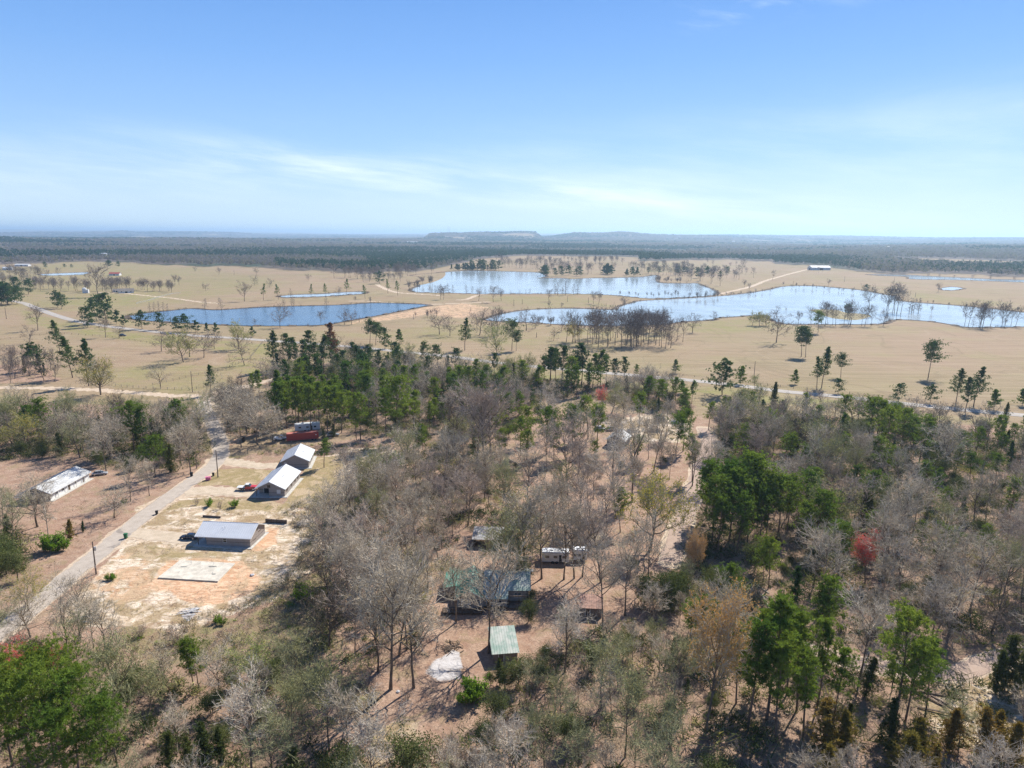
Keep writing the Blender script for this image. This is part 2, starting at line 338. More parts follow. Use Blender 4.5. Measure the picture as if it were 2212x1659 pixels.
# ------------------------------------------------------------------ ground sheet
def build_ground():
    fine = np.radians(np.arange(-50, 50.01, .145)); coarse = np.radians(np.arange(54, 307, 4.0))
    A = np.concatenate([fine, coarse]); nA = len(A)
    Rr = np.concatenate([np.geomspace(4, 55, 14, endpoint=False), np.exp(np.arange(math.log(55), math.log(62000), .0078))]); nR = len(Rr)
    AA, RR = np.meshgrid(A, Rr); X = RR*np.sin(AA); Y = RR*np.cos(AA); Z = terrain(X, Y)
    # gullies and humps on the disturbed slope beside the houses, real relief
    V = np.stack([X, Y, Z], -1).reshape(-1, 3)
    i = np.arange(nR-1)[:, None]*nA+np.arange(nA)[None]; j = np.arange(nR-1)[:, None]*nA+(np.arange(nA)[None]+1) % nA
    Q = np.stack([i, i+nA, j+nA, j], -1).reshape(-1, 4)
    c = len(V); V = np.vstack([V, [[0, 0, 0]]])
    me = bpy.data.meshes.new('ground')
    tri = np.stack([np.arange(nA), (np.arange(nA)+1) % nA, np.full(nA, c)], -1)
    nl = Q.size+tri.size
    me.vertices.add(len(V)); me.vertices.foreach_set('co', V.astype(np.float32).ravel())
    me.loops.add(nl); me.loops.foreach_set('vertex_index', np.concatenate([Q.ravel(), tri.ravel()]).astype(np.int32))
    me.polygons.add(len(Q)+len(tri)); me.polygons.foreach_set('loop_start', np.concatenate([np.arange(len(Q))*4, Q.size+np.arange(len(tri))*3]).astype(np.int32))
    me.polygons.foreach_set('use_smooth', np.ones(len(Q)+len(tri), bool))
    me.update(calc_edges=True)
    pt = V[:, :2]; R = np.hypot(pt[:, 0], pt[:, 1]); az = np.arctan2(pt[:, 0], pt[:, 1])
    jit = np.stack([np.sin(pt[:, 1]/3.1)+np.sin(pt[:, 0]/1.7+pt[:, 1]/5), np.cos(pt[:, 0]/2.7)+np.sin(pt[:, 1]/4.3-pt[:, 0]/6)], -1)*.8
    pj = pt+jit
    litter = np.zeros(len(pt))
    for k, g in GPOLY.items(): litter = np.maximum(litter, soft(pj, g, 5))
    near = GP([(-260,1260),(160,1100),(330,1050),(430,1000),(700,960),(1100,880),(1540,900),(2400,930),(2700,1900),(-600,1900)])
    litter = np.maximum(litter, soft(pj, near, 5)*(R < 420))
    litter = np.maximum(litter, soft(pj, GP([(-200,860),(430,880),(455,1000),(300,1100),(180,1190),(60,1290),(-250,1330)]), 6)*.85)
    sand = .95*soft(pj, GP([(290,1096),(420,1066),(560,1085),(650,1090),(690,1150),(700,1215),(640,1270),(560,1320),(470,1345),(380,1372),(240,1352),(130,1345),(150,1290),(240,1200),(265,1150)]), 2.5)
    sand = np.maximum(sand, .9*soft(pj, GP([(690,985),(760,968),(840,965),(880,990),(800,1030),(730,1075),(670,1060),(665,1010)]), 3))
    sand = np.maximum(sand, .8*soft(pj, GP([(1290,905),(1440,890),(1500,905),(1500,950),(1420,960),(1330,950)]), 4))
    sand = np.maximum(sand, .7*soft(pj, GP([(440,872),(420,858),(445,845),(480,850),(500,900),(475,945),(455,920)]), 3))
    sand = np.maximum(sand, .6*soft(pj, GP([(1180,1155),(1330,1145),(1340,1185),(1200,1200)]), 3))
    sand = np.maximum(sand, .75*soft(pj, GP([(2010,1470),(2200,1440),(2330,1500),(2200,1640),(2050,1620),(1985,1540)]), 3))
    sand = np.maximum(sand, .55*soft(pj, GP([(790,1560),(930,1520),(900,1640),(780,1680)]), 3))
    sand = np.maximum(sand, .40*soft(pj, GP([(1475,1120),(1460,1180),(1425,1230),(1440,1130),(1490,1030),(1510,985),(1500,1050)]), 1.5))
    ash = soft(pj, GP([(948,1425),(975,1408),(1000,1420),(1005,1450),(990,1475),(950,1478),(930,1455)]), 1.6)+.8*soft(pj, GP([(385,1330),(420,1312),(436,1322),(420,1336),(398,1345)]), .8)
    clay = soft(pj, GP([(330,1250),(385,1205),(460,1208),(525,1212),(565,1245),(540,1290),(470,1305),(380,1292),(300,1268)]), 2.0)
    clay = np.maximum(clay, .9*soft(pj, GP([(540,1185),(585,1135),(610,1140),(590,1175),(560,1190)]), 1.5)); clay = np.maximum(clay, .5*soft(pj, GP([(150,1250),(260,1190),(340,1210),(330,1290),(200,1310)]), 3))
    clay = np.maximum(clay, .8*soft(pj, GP([(485,958),(510,946),(512,960),(492,968)]), 1))
    # bare orange bank of the pond dam
    clay = np.maximum(clay, .55*soft(pt, GP([(911,664),(1000,654),(1060,664),(1000,690),(930,680),(860,690),(740,704),(760,694),(870,674)]), 6))
    green = .75*soft(pj, GP([(40,665),(140,694),(300,719),(500,738),(600,745),(600,800),(560,812),(480,802),(500,760),(330,742),(180,722),(60,700)]), 5)
    green = np.maximum(green, .8*soft(pt, GP([(130,640),(330,628),(380,634),(300,655),(200,664),(110,655)]), 10))
    green = np.maximum(green, .6*soft(pt, GP([(80,566),(300,568),(380,575),(340,600),(200,592),(80,580)]), 25))
    green = np.maximum(green, .6*soft(pt, GP([(1200,710),(1330,705),(1420,712),(1350,728),(1220,724)]), 8))
    green = np.maximum(green, .55*soft(pt, GP([(1045,640),(1240,640),(1330,662),(1180,664),(1060,652)]), 8))
    green = np.maximum(green, .6*soft(pt, GP([(1480,700),(1640,684),(1700,705),(1560,722),(1480,716)]), 8))
    green = np.maximum(green, .35*soft(pt, GP([(1390,566),(1560,565),(1560,580),(1400,590)]), 20))
    green = np.maximum(green, .55*soft(pt, GP([(1980,632),(2200,655),(2150,662),(1960,648)]), 10))
    green = np.maximum(green, .8*soft(pj, GP([(150,800),(330,790),(520,790),(480,850),(380,850),(250,838)]), 5)*.6)
    green = np.maximum(green, .75*soft(pj, GP([(490,985),(560,985),(560,1000),(500,998)]), 1.2)); green = np.maximum(green, .7*soft(pj, GP([(445,935),(455,935),(460,975),(450,985)]), 1))
    green = np.maximum(green, .8*soft(pj, GP([(1060,1210),(1160,1205),(1165,1250),(1120,1262),(1060,1240)]), 2))
    green = np.maximum(green, .5*soft(pt, GP([(430,578),(-60,576),(-60,650),(100,664),(300,702),(270,668),(400,652),(620,612)]), 30)); green = np.maximum(green, .38*soft(pt, GP([(1480,716),(1330,760),(1100,745),(760,725),(1000,695),(1300,708)]), 15))
    for u0, v0 in ((1150,800),(1480,832),(1700,858),(2050,897)):
        green = np.maximum(green, .8*soft(pj, GP([(u0-120,v0-8),(u0+120,v0+8),(u0+120,v0+22),(u0-120,v0+8)]), 3))
    yard = soft(pj, GP([(430,1010),(480,1010),(590,1015),(560,1050),(440,1050),(425,1045)]), 1.5)
    yard = np.maximum(yard, soft(pj, GP([(655,985),(760,985),(740,1040),(660,1100),(620,1090),(640,1035)]), 2.5))
    yard = np.maximum(yard, .8*soft(pj, GP([(400,1075),(640,1085),(600,1105),(420,1098),(340,1105)]), 2)); yard = np.maximum(yard, .65*soft(pj, GP([(300,1180),(420,1188),(560,1192),(540,1205),(380,1203),(270,1215)]), 2))
    brush = soft(pj, GP([(470,1345),(560,1330),(640,1270),(700,1215),(700,1130),(640,1090),(680,1070),(800,1010),(830,1050),(730,1150),(700,1290),(700,1430),(820,1500),(800,1560),(640,1500),(520,1450),(240,1400),(240,1350),(380,1370)]), 4)
    floor_shade = np.zeros(len(pt))  # humus-brown darkening of the dense-wood floor, painted in for weak tree shade
    for k in ('leftwood', 'leftedge', 'oaks', 'pinegrove', 'midwood', 'bottomleft', 'bottommid', 'rightwood', 'bottomright'): floor_shade = np.maximum(floor_shade, soft(pj, GPOLY[k], 6)*{'bottomleft': .75, 'bottommid': .75, 'bottomright': .6, 'oaks': .7}.get(k, 1))
    woods = sstep(-25, 60, R-edge_radius(az))*(1-.9*far_clear(pt[:, 0], pt[:, 1], R, az))
    track = np.zeros(len(pt))
    for k, (ln, w) in RLINE.items():
        lo = ln.min(0)-12; hi = ln.max(0)+12; m = ((pt >= lo) & (pt <= hi)).all(1)
        if not m.any() or k in ('highway',): continue
        track[m] = np.maximum(track[m], 1-sstep(w*.5, w*.5+1.4, edge_dist(pj[m]*.35+pt[m]*.65, ln, False)))
    mud = np.zeros(len(pt))
    for k, g in LPOLY.items():
        lo = g.min(0)-20; hi = g.max(0)+20; m = ((pt >= lo) & (pt <= hi)).all(1); mud[m] = np.maximum(mud[m], 1-sstep(1.0, 7.0, edge_dist(pt[m], g)))
    def att(name, r, g, b, a):
        at = me.attributes.new(name, 'FLOAT_COLOR', 'POINT'); at.data.foreach_set('color', np.stack([r, g, b, a], -1).astype(np.float32).ravel())
    att('cover', litter, sand, clay, green); att('cover_two', brush, woods, track, yard); att('cover_three', ash, mud, floor_shade, np.ones(len(pt)))
    # material
    t = NT('ground_soil'); p = t.pos()
    def A_(n):
        a = t.n('ShaderNodeAttribute', attribute_name=n); s = t.n('ShaderNodeSeparateColor'); t.l(a.outputs['Color'], s.inputs[0]); return s.outputs[0], s.outputs[1], s.outputs[2], a.outputs['Alpha']
    li, sa, cy, gr = A_('cover'); br, wo_, tk, yd = A_('cover_two'); ah, md, shade_mask, _y = A_('cover_three')
    fine_ = t.noise(p, 2.2, 6, .7); mid = t.noise(p, .35, 5, .65, .6); mid2 = t.noise(t.mapping(p, (1, 1, 1), (0, 0, .6)), .16, 5, .6, 1.0)
    big = t.noise(p, .012, 4, .55); big2 = t.noise(t.mapping(p, (1, 1, 1), (0, 0, 1)), .0045, 3, .5)
    rid = t.noise(t.mapping(p, (.7, 1.25, 1), (0, 0, .5)), .34, 7, .7, 2.2)
    mow = t.noise(t.mapping(p, (.014, .30, 1), (0, 0, .10)), 1.0, 3, .6)
    field = t.mix(t.ramp(big, .36, .64), (.275, .198, .122), (.235, .188, .098))
    field = t.mix(t.math('MULTIPLY', t.ramp(big2, .42, .62), .6), field, (.31, .208, .145))
    field = t.mix(t.math('MULTIPLY', t.ramp(t.noise(p, .02, 6, .65), .48, .66), .55), field, (.26, .235, .10))
    field = t.mix(t.ramp(mow, .38, .62, 0, .55), field, (.37, .285, .182)); field = t.mix(t.ramp(t.noise(p, .11, 5, .7, .5), .5, .72, 0, .4), field, (.25, .17, .10)); field = t.mix(t.ramp(fine_, .35, .75, 0, .35), field, (.27, .19, .11))
    rl = t.math('ABSOLUTE', t.math('SUBTRACT', t.noise(t.mapping(p, (1, .8, 1), (0, 0, .4)), .0085, 3, .55, .8), .5)); field = t.mix(t.ramp(rl, .012, .0, 0, .4), field, (.20, .15, .085)); rl2 = t.math('ABSOLUTE', t.math('SUBTRACT', t.noise(t.mapping(p, (.8, 1, 1), (0, 0, 2.1)), .006, 2, .5, .3), .47)); field = t.mix(t.ramp(rl2, .005, .0, 0, .22), field, (.40, .32, .22))
    field = t.mix(t.ramp(t.noise(p, .035, 6, .72), .56, .74, 0, .5), field, (.24, .165, .105))
    grass = t.mix(t.ramp(mid, .3, .7), (.17, .19, .045), (.30, .27, .10)); grass = t.mix(t.ramp(fine_, .4, .7, 0, .5), grass, (.12, .14, .035))
    col = t.mix(t.math('MULTIPLY', gr, t.ramp(t.math('ADD', t.math('MULTIPLY', mid, .5), t.noise(p, .06, 5, .65)), .55, .95, .05, 1.0)), field, grass)
    lit = t.mix(t.ramp(mid, .30, .68), (.335, .205, .14), (.45, .315, .225)); lit = t.mix(t.ramp(fine_, .35, .65, 0, .65), lit, (.20, .125, .085)); lit = t.mix(t.ramp(mid2, .5, .66, 0, .55), lit, (.24, .19, .10))
    lit = t.mix(t.ramp(t.noise(p, 5.5, 3, .7), .58, .74, 0, .7), lit, (.58, .46, .35))
    def gate(m, n, s=.55): return t.ramp(t.math('ADD', m, t.math('MULTIPLY', t.math('SUBTRACT', n, .5), s*2)), .38, .62)
    shade_col = t.mix(t.ramp(fine_, .35, .65), (.12, .085, .058), (.28, .20, .14)); lit = t.mix(t.math('MULTIPLY', shade_mask, t.ramp(mid2, .36, .60, .15, .9)), lit, shade_col)  # litter colour darkened here to stand in for shade under the trees
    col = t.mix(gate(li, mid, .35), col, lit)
    brc = t.mix(t.ramp(mid, .35, .65), (.23, .155, .10), (.22, .20, .085)); brc = t.mix(t.ramp(fine_, .45, .65, 0, .7), brc, (.34, .25, .17))
    col = t.mix(gate(br, mid2, .35), col, brc)
    san = t.mix(t.ramp(mid, .35, .65), (.58, .45, .32), (.78, .68, .55)); san = t.mix(t.ramp(fine_, .35, .7, 0, .45), san, (.38, .27, .16))
    spat = t.math('MULTIPLY', t.ramp(rid, .34, .54), t.ramp(mid2, .60, .42, .10, 1.0))      # sand shows between patches of dead grass
    dead = t.mix(t.ramp(fine_, .35, .65), (.24, .165, .095), (.36, .27, .14))
    san2 = t.mix(spat, dead, san)
    san2 = t.mix(t.ramp(t.noise(p, 1.1, 4, .7), .56, .70, 0, .5), san2, (.33, .22, .15))
    col = t.mix(gate(sa, mid2, .85), col, san2)
    clc = t.mix(t.ramp(rid, .35, .62), (.46, .25, .14), (.66, .46, .30)); clc = t.mix(t.ramp(mid2, .5, .62, 0, .7), clc, (.42, .31, .19)); clc = t.mix(t.ramp(fine_, .5, .75, 0, .55), clc, (.34, .22, .12))
    col = t.mix(gate(cy, mid2, .95), col, clc)
    yrd = t.mix(t.ramp(mid, .3, .7), (.37, .275, .155), (.27, .215, .10)); yrd = t.mix(t.ramp(fine_, .4, .75, 0, .55), yrd, (.20, .16, .07))
    yrd = t.mix(t.ramp(mid2, .50, .62, 0, .75), yrd, (.47, .355, .235)); col = t.mix(gate(yd, mid2, .6), col, yrd)
    dirt = t.mix(t.ramp(mid, .3, .7), (.46, .35, .25), (.56, .45, .33)); col = t.mix(gate(tk, mid, .3), col, dirt)
    rut = t.math('ABSOLUTE', t.math('SUBTRACT', t.noise(t.mapping(p, (.5, 1.3, 1), (0, 0, .5)), .12, 3, .5, 1.5), .5)); col = t.mix(t.math('MULTIPLY', t.ramp(rut, .02, .0, 0, .55), sa), col, (.26, .16, .10))
    ashc = t.mix(t.ramp(mid, .35, .6), (.27, .235, .21), (.52, .49, .47)); col = t.mix(gate(ah, mid, .5), col, ashc)
    col = t.mix(t.ramp(md, .2, .8, 0, .85), col, (.15, .105, .07))
    wcol = t.mix(t.ramp(t.noise(p, .0021, 4, .6), .48, .62), (.17, .14, .12), (.05, .08, .045)); wcol = t.mix(t.ramp(t.noise(p, .02, 3, .7), .45, .62, 0, .6), wcol, (.16, .125, .10))
    wcol = t.mix(t.ramp(t.noise(t.mapping(p, (.25, 1, 1)), .0011, 4, .55), .66, .69), wcol, (.34, .27, .17))
    col = t.mix(wo_, col, wcol)
    col = t.mix(t.ramp(t.noise(p, 9, 2, .6), .5, .8, 0, .22), col, (.10, .075, .05))
    h = t.math('ADD', t.math('MULTIPLY', mid, 1.2), t.math('MULTIPLY', fine_, .35))
    b = t.n('ShaderNodeBump'); t.l(h, b.inputs['Height']); b.inputs['Strength'].default_value = .55; b.inputs['Distance'].default_value = .55
    t.principled(col, .95, 0, .1, b.outputs[0]); me.materials.append(t.m)
    o = link('ground', me); tag(o, kind='structure'); return o
ground = build_ground()

# ------------------------------------------------------------------ water, shore, roads
def strip(name, ln, w, mat, z, label=None, edge=0.0, kind='structure'):
    ln = np.asarray(ln); d = np.gradient(ln, axis=0); d /= np.linalg.norm(d, axis=1)[:, None]; nrm = np.stack([-d[:, 1], d[:, 0]], -1)
    rs = np.random.RandomState(len(ln)); cols = 5; V = []
    for i, p in enumerate(ln):
        for c in range(cols):
            s = (c/(cols-1)-.5)*w
            if edge and c in (0, cols-1): s += rs.uniform(-edge, edge)
            q = p+nrm[i]*s; V.append((q[0], q[1], float(terrain(q[0], q[1]))+z))
    Q = [(i*cols+c, (i+1)*cols+c, (i+1)*cols+c+1, i*cols+c+1) for i in range(len(ln)-1) for c in range(cols-1)]
    o = link(name, np_mesh(name, V, Q, [mat])); tag(o, kind=kind); return o
def resample(ln, step):
    ln = np.asarray(ln); s = np.concatenate([[0], np.cumsum(np.linalg.norm(np.diff(ln, axis=0), axis=1))]); n = max(2, int(s[-1]/step))
    t = np.linspace(0, s[-1], n); return np.stack([np.interp(t, s, ln[:, 0]), np.interp(t, s, ln[:, 1])], -1)
t = NT('asphalt'); p = t.pos(); a = t.noise(p, .5, 5, .65); b = t.noise(p, 4, 4, .7); c = t.mix(t.ramp(a, .3, .7), (.375, .315, .255), (.45, .385, .315)); c = t.mix(t.ramp(b, .45, .75, 0, .4), c, (.22, .19, .165))
c = t.mix(t.ramp(t.noise(p, .13, 3, .6), .62, .66, 0, .7), c, (.20, .17, .145)); t.principled(c, .85, 0, .3, t.bump(b, .3, .02)); M['asphalt'] = t.m
t = NT('gravel'); p = t.pos(); a = t.noise(p, .4, 5, .65); b = t.noise(p, 6, 4, .7); c = t.mix(t.ramp(a, .3, .7), (.43, .345, .245), (.56, .46, .345)); c = t.mix(t.ramp(b, .4, .75, 0, .35), c, (.34, .27, .19)); t.principled(c, .95, 0, .1, t.bump(b, .4, .03)); M['gravel'] = t.m
t = NT('pale_asphalt'); p = t.pos(); a = t.noise(p, .3, 5, .65); c = t.mix(t.ramp(a, .3, .7), (.33, .295, .26), (.41, .37, .33)); t.principled(c, .9, 0, .2); M['pale_asphalt'] = t.m
M['tan_lane'] = None
t = NT('tan_lane'); p = t.pos(); a = t.noise(p, .35, 5, .65); b = t.noise(p, 4, 4, .7); c = t.mix(t.ramp(a, .3, .7), (.34, .245, .19), (.40, .30, .235)); c = t.mix(t.ramp(b, .45, .75, 0, .4), c, (.28, .20, .15)); t.principled(c, .9, 0, .2, t.bump(b, .3, .02)); M['tan_lane'] = t.m
for k in ('highway', 'lane', 'right_lane'):
    ln, w = RLINE[k]; strip('road', resample(ln, 1.5 if k != 'highway' else 3), w, M[{'highway': 'pale_asphalt', 'right_lane': 'tan_lane'}.get(k, 'asphalt')], .06 if k != 'highway' else .09, edge=.35 if k != 'highway' else .1)
for k in ('driveway_upper', 'driveway_middle', 'driveway_lower'):
    ln, w = RLINE[k]; strip('driveway', resample(ln, 1.2), w, M['gravel'], .035, edge=.5)
strip('path', resample(RLINE['lower_lane'][0], 1.5), RLINE['lower_lane'][1], M['tan_lane'], .05, edge=.5)
t = NT('line_paint'); t.principled(t.mix(t.ramp(t.noise(t.pos(), 1.5, 4, .7), .4, .6), (.62, .52, .22), (.45, .38, .24)), .8); M['line_paint'] = t.m
_hl = resample(RLINE['highway'][0], 3); strip('road_marking', _hl, .22, M['line_paint'], .115)
# water
def water_mat(name, deep, rough, bs):
    t = NT(name); p = t.pos(); n1 = t.noise(t.mapping(p, (1, .45, 1), (0, 0, .5)), .6, 4, .6); n2 = t.noise(p, .02, 3, .6)
    nrm = t.bump(n1, bs, .35); c = t.mix(t.ramp(n2, .35, .65), deep, tuple(x*1.35 for x in deep))
    b = t.principled(c, rough, 0, .5, nrm); b.inputs['IOR'].default_value = 1.33; M[name] = t.m; return t.m
water_mat('water_deep', (.04, .08, .135), .16, .5); water_mat('water_pale', (.29, .33, .35), .12, .10)
shore_m = simple('shore_reeds', (.12, .085, .055), .95, 0, .5, .5)
from mathutils.geometry import tessellate_polygon
for k, g in LPOLY.items():
    V = [(x, y, .30) for x, y in g]; F = tessellate_polygon([[Vector(v) for v in V]])
    zz = float(max(terrain(g[:, 0], g[:, 1]).max(), 0)) if k not in 'abc' else 0
    V = [(x, y, .30+zz) for x, y in g]
    o = link('lake' if k in 'abc' else 'pond', np_mesh('water', V, np.array(F), [M['water_deep' if k == 'a' else 'water_pale']])); tag(o, kind='structure')
    # earth bank all round the water, ragged and low
    rs = np.random.RandomState(5); ln = resample(np.vstack([g, g[:1]]), 6.0 if k in 'abc' else 5); n = len(ln); d = np.gradient(ln, axis=0); d /= np.linalg.norm(d, axis=1)[:, None]+1e-9; nr = np.stack([-d[:, 1], d[:, 0]], -1)
    area = .5*np.sum(g[:, 0]*np.roll(g[:, 1], -1)-np.roll(g[:, 0], -1)*g[:, 1]); sg = -1 if area > 0 else 1
    V = []; 
    for i, q in enumerate(ln):
        hgt = (.25+.5*rs.rand()**2+(.25*rs.rand() if k in 'abc' else 0)); w0 = 1.0+rs.rand()*1.2; w1 = 2.5+rs.rand()*2.5
        if i == n-1 : V += V[:4]; continue
        for off, z in ((-w0, .1), (0, .55+zz*0+hgt*.5), (w1*.5, hgt+.15), (w1*1.3, -.1)):
            e = q+nr[i]*sg*off; V.append((e[0], e[1], z+zz if z > 0 else z+float(terrain(e[0], e[1]))))
    out = nr*sg; fr = (out*(-ln)).sum(1)/(np.hypot(ln[:, 0], ln[:, 1])+1e-6)      # > 0: the near shore, low and bare
    Q = [(i*4+c, (i+1)*4+c, (i+1)*4+c+1, i*4+c+1) for i in range(n-1) for c in range(3) if fr[i] < .25 or (i*7) % 5 == 0]
    o = link('shore_bank', np_mesh('shore_bank', V, Q, [shore_m])); tag(o, kind='structure')
# brown reeds and weeds along the water's edge
def shore_reeds():
    rng = np.random.RandomState(31); B = []
    for k in 'abcd':
        g = LPOLY[k]; ln = resample(np.vstack([g, g[:1]]), 2.2); d = np.gradient(ln, axis=0); d /= np.linalg.norm(d, axis=1)[:, None]+1e-9; nr = np.stack([-d[:, 1], d[:, 0]], -1)
        area = .5*np.sum(g[:, 0]*np.roll(g[:, 1], -1)-np.roll(g[:, 0], -1)*g[:, 1]); out = nr*(-1 if area > 0 else 1); fr = (out*(-ln)).sum(1)/np.hypot(ln[:, 0], ln[:, 1])
        keep = (rng.rand(len(ln)) < np.where(fr < .3, .75, .28))*(np.sin(np.arange(len(ln))/9.)+rng.rand(len(ln)) > -.1)
        B.append((ln+out*rng.uniform(-1.5, 2.5, (len(ln), 1)))[keep])
    B = np.concatenate(B); H = rng.uniform(.7, 2.2, len(B)); n = 12; C = np.repeat(np.c_[B, np.full(len(B), .2)], n, 0); Hn = np.repeat(H, n); C[:, :2] += rng.normal(size=(len(C), 2))*1.1
    D = rng.normal(size=C.shape)*.3+np.array([0, 0, 1]); sd = np.cross(D, rng.normal(size=C.shape)); sd /= np.linalg.norm(sd, axis=1)[:, None]
    V = np.stack([C-sd*.12, C+sd*.12, C+D*Hn[:, None]], 1).reshape(-1, 3); m = simple('reed_stalks', (.20, .14, .085), .95, 0, .4, .3)
    o = link('reeds', np_mesh('reeds', V, np.arange(len(V)).reshape(-1, 3), [m])); tag(o, 'brown reeds and weeds fringing the lakes and ponds', 'reeds', kind='stuff')
shore_reeds()
ig = spline(np.vstack([GP(ISLAND), GP(ISLAND)[:1]]), 4)[:-1]; cx, cy = ig.mean(0)
V = [(x, y, .25) for x, y in ig]+[((x-cx)*.93+cx, (y-cy)*.9+cy, .95) for x, y in ig]; n = len(ig)
F = [(i, (i+1) % n, n+(i+1) % n) for i in range(n)]+[(i, n+(i+1) % n, n+i) for i in range(n)]+[tuple(n+j for j in f) for f in tessellate_polygon([[Vector(v) for v in V[n:]]])]
simple('island_grass', (.27, .22, .11), .95, 0, .35, .2)
o = link('island', np_mesh('island', V, F, [M['island_grass']])); tag(o, kind='structure')
# ------------------------------------------------------------------ tree shapes
class TG:
    """triangle soup: parts 0 trunk, 1 crown, 2 foliage"""
    def __init__(s): s.V = [[], [], []]; s.T = [[], [], []]; s.n = [0, 0, 0]
    def raw(s, part, V, T):
        s.V[part].append(np.asarray(V, float)); s.T[part].append(np.asarray(T, int)+s.n[part]); s.n[part] += len(V)
    def limb(s, part, pts, rad, n):
        pts = np.asarray(pts, float); k = len(pts); d = np.gradient(pts, axis=0); d /= np.linalg.norm(d, axis=1)[:, None]+1e-9
        ref = np.array([1., 0, 0]) if abs(d[0][0]) < .8 else np.array([0, 1., 0])
        a = np.cross(d, ref); a /= np.linalg.norm(a, axis=1)[:, None]+1e-9; b = np.cross(d, a)
        th = np.arange(n)*2*math.pi/n
        V = pts[:, None]+(a[:, None]*np.cos(th)[None, :, None]+b[:, None]*np.sin(th)[None, :, None])*np.asarray(rad)[:, None, None]
        i = np.arange(k-1)[:, None]*n+np.arange(n)[None]; j = np.arange(k-1)[:, None]*n+(np.arange(n)[None]+1) % n
        T = np.concatenate([np.stack([i, j, j+n], -1).reshape(-1, 3), np.stack([i, j+n, i+n], -1).reshape(-1, 3)])
        s.raw(part, V.reshape(-1, 3), T)
    def spikes(s, part, C, D, L, W, rng):
        """thin triangles from C along D, length L, base width W (arrays)"""
        C = np.asarray(C, float); D = np.asarray(D, float); r = rng.normal(size=C.shape); sd = np.cross(D, r); sd /= np.linalg.norm(sd, axis=1)[:, None]+1e-9
        W = np.asarray(W).reshape(-1, 1)*np.ones((len(C), 1)); L = np.asarray(L).reshape(-1, 1)*np.ones((len(C), 1))
        V = np.stack([C-sd*W/2, C+sd*W/2, C+D*L], 1).reshape(-1, 3); s.raw(part, V, np.arange(len(V)).reshape(-1, 3))
    def leaves(s, part, C, size, rng):
        C = np.asarray(C, float); n = len(C); a = rng.normal(size=(n, 3)); a /= np.linalg.norm(a, axis=1)[:, None]; b = np.cross(a, rng.normal(size=(n, 3))); b /= np.linalg.norm(b, axis=1)[:, None]
        z = (np.asarray(size)*rng.uniform(.6, 1.3, n)).reshape(-1, 1)
        V = np.stack([C-a*z*.5, C+b*z*.5, C+a*z*.5, ], 1).reshape(-1, 3); s.raw(part, V, np.arange(len(V)).reshape(-1, 3))
    def get(s, part):
        if not s.V[part]: return None
        return np.concatenate(s.V[part]), np.concatenate(s.T[part])
def unit(v): return v/(np.linalg.norm(v)+1e-9)
def grow(rng, p, d, L, nseg, wig, trop):
    pts = [p.copy()]
    for i in range(nseg):
        d = unit(d+rng.normal(size=3)*wig+np.array([0, 0, trop])); p = p+d*L/nseg; pts.append(p.copy())
    return np.array(pts)
def along(pts, t):
    x = t*(len(pts)-1); i = min(int(x), len(pts)-2); f = x-i; return pts[i]*(1-f)+pts[i+1]*f, unit(pts[i+1]-pts[i])
def side(rng, d, ang):
    a = rng.normal(size=3); a = unit(a-d*(a@d)); return unit(d*math.cos(ang)+a*math.sin(ang))
HABIT = {  # crown base, crown radius / H, limb angle, upward pull, wiggle, limbs, trunk radius / H
 'forest': (.36, .31, 46, .09, .13, 14, .0130), 'oak': (.24, .50, 62, .05, .22, 14, .021), 'slim': (.42, .19, 38, .12, .12, 10, .009),
 'vase': (.28, .40, 40, .12, .16, 13, .016), 'cypress': (.12, .20, 75, .03, .08, 22, .018), 'dead': (.45, .20, 60, .03, .25, 6, .016)}
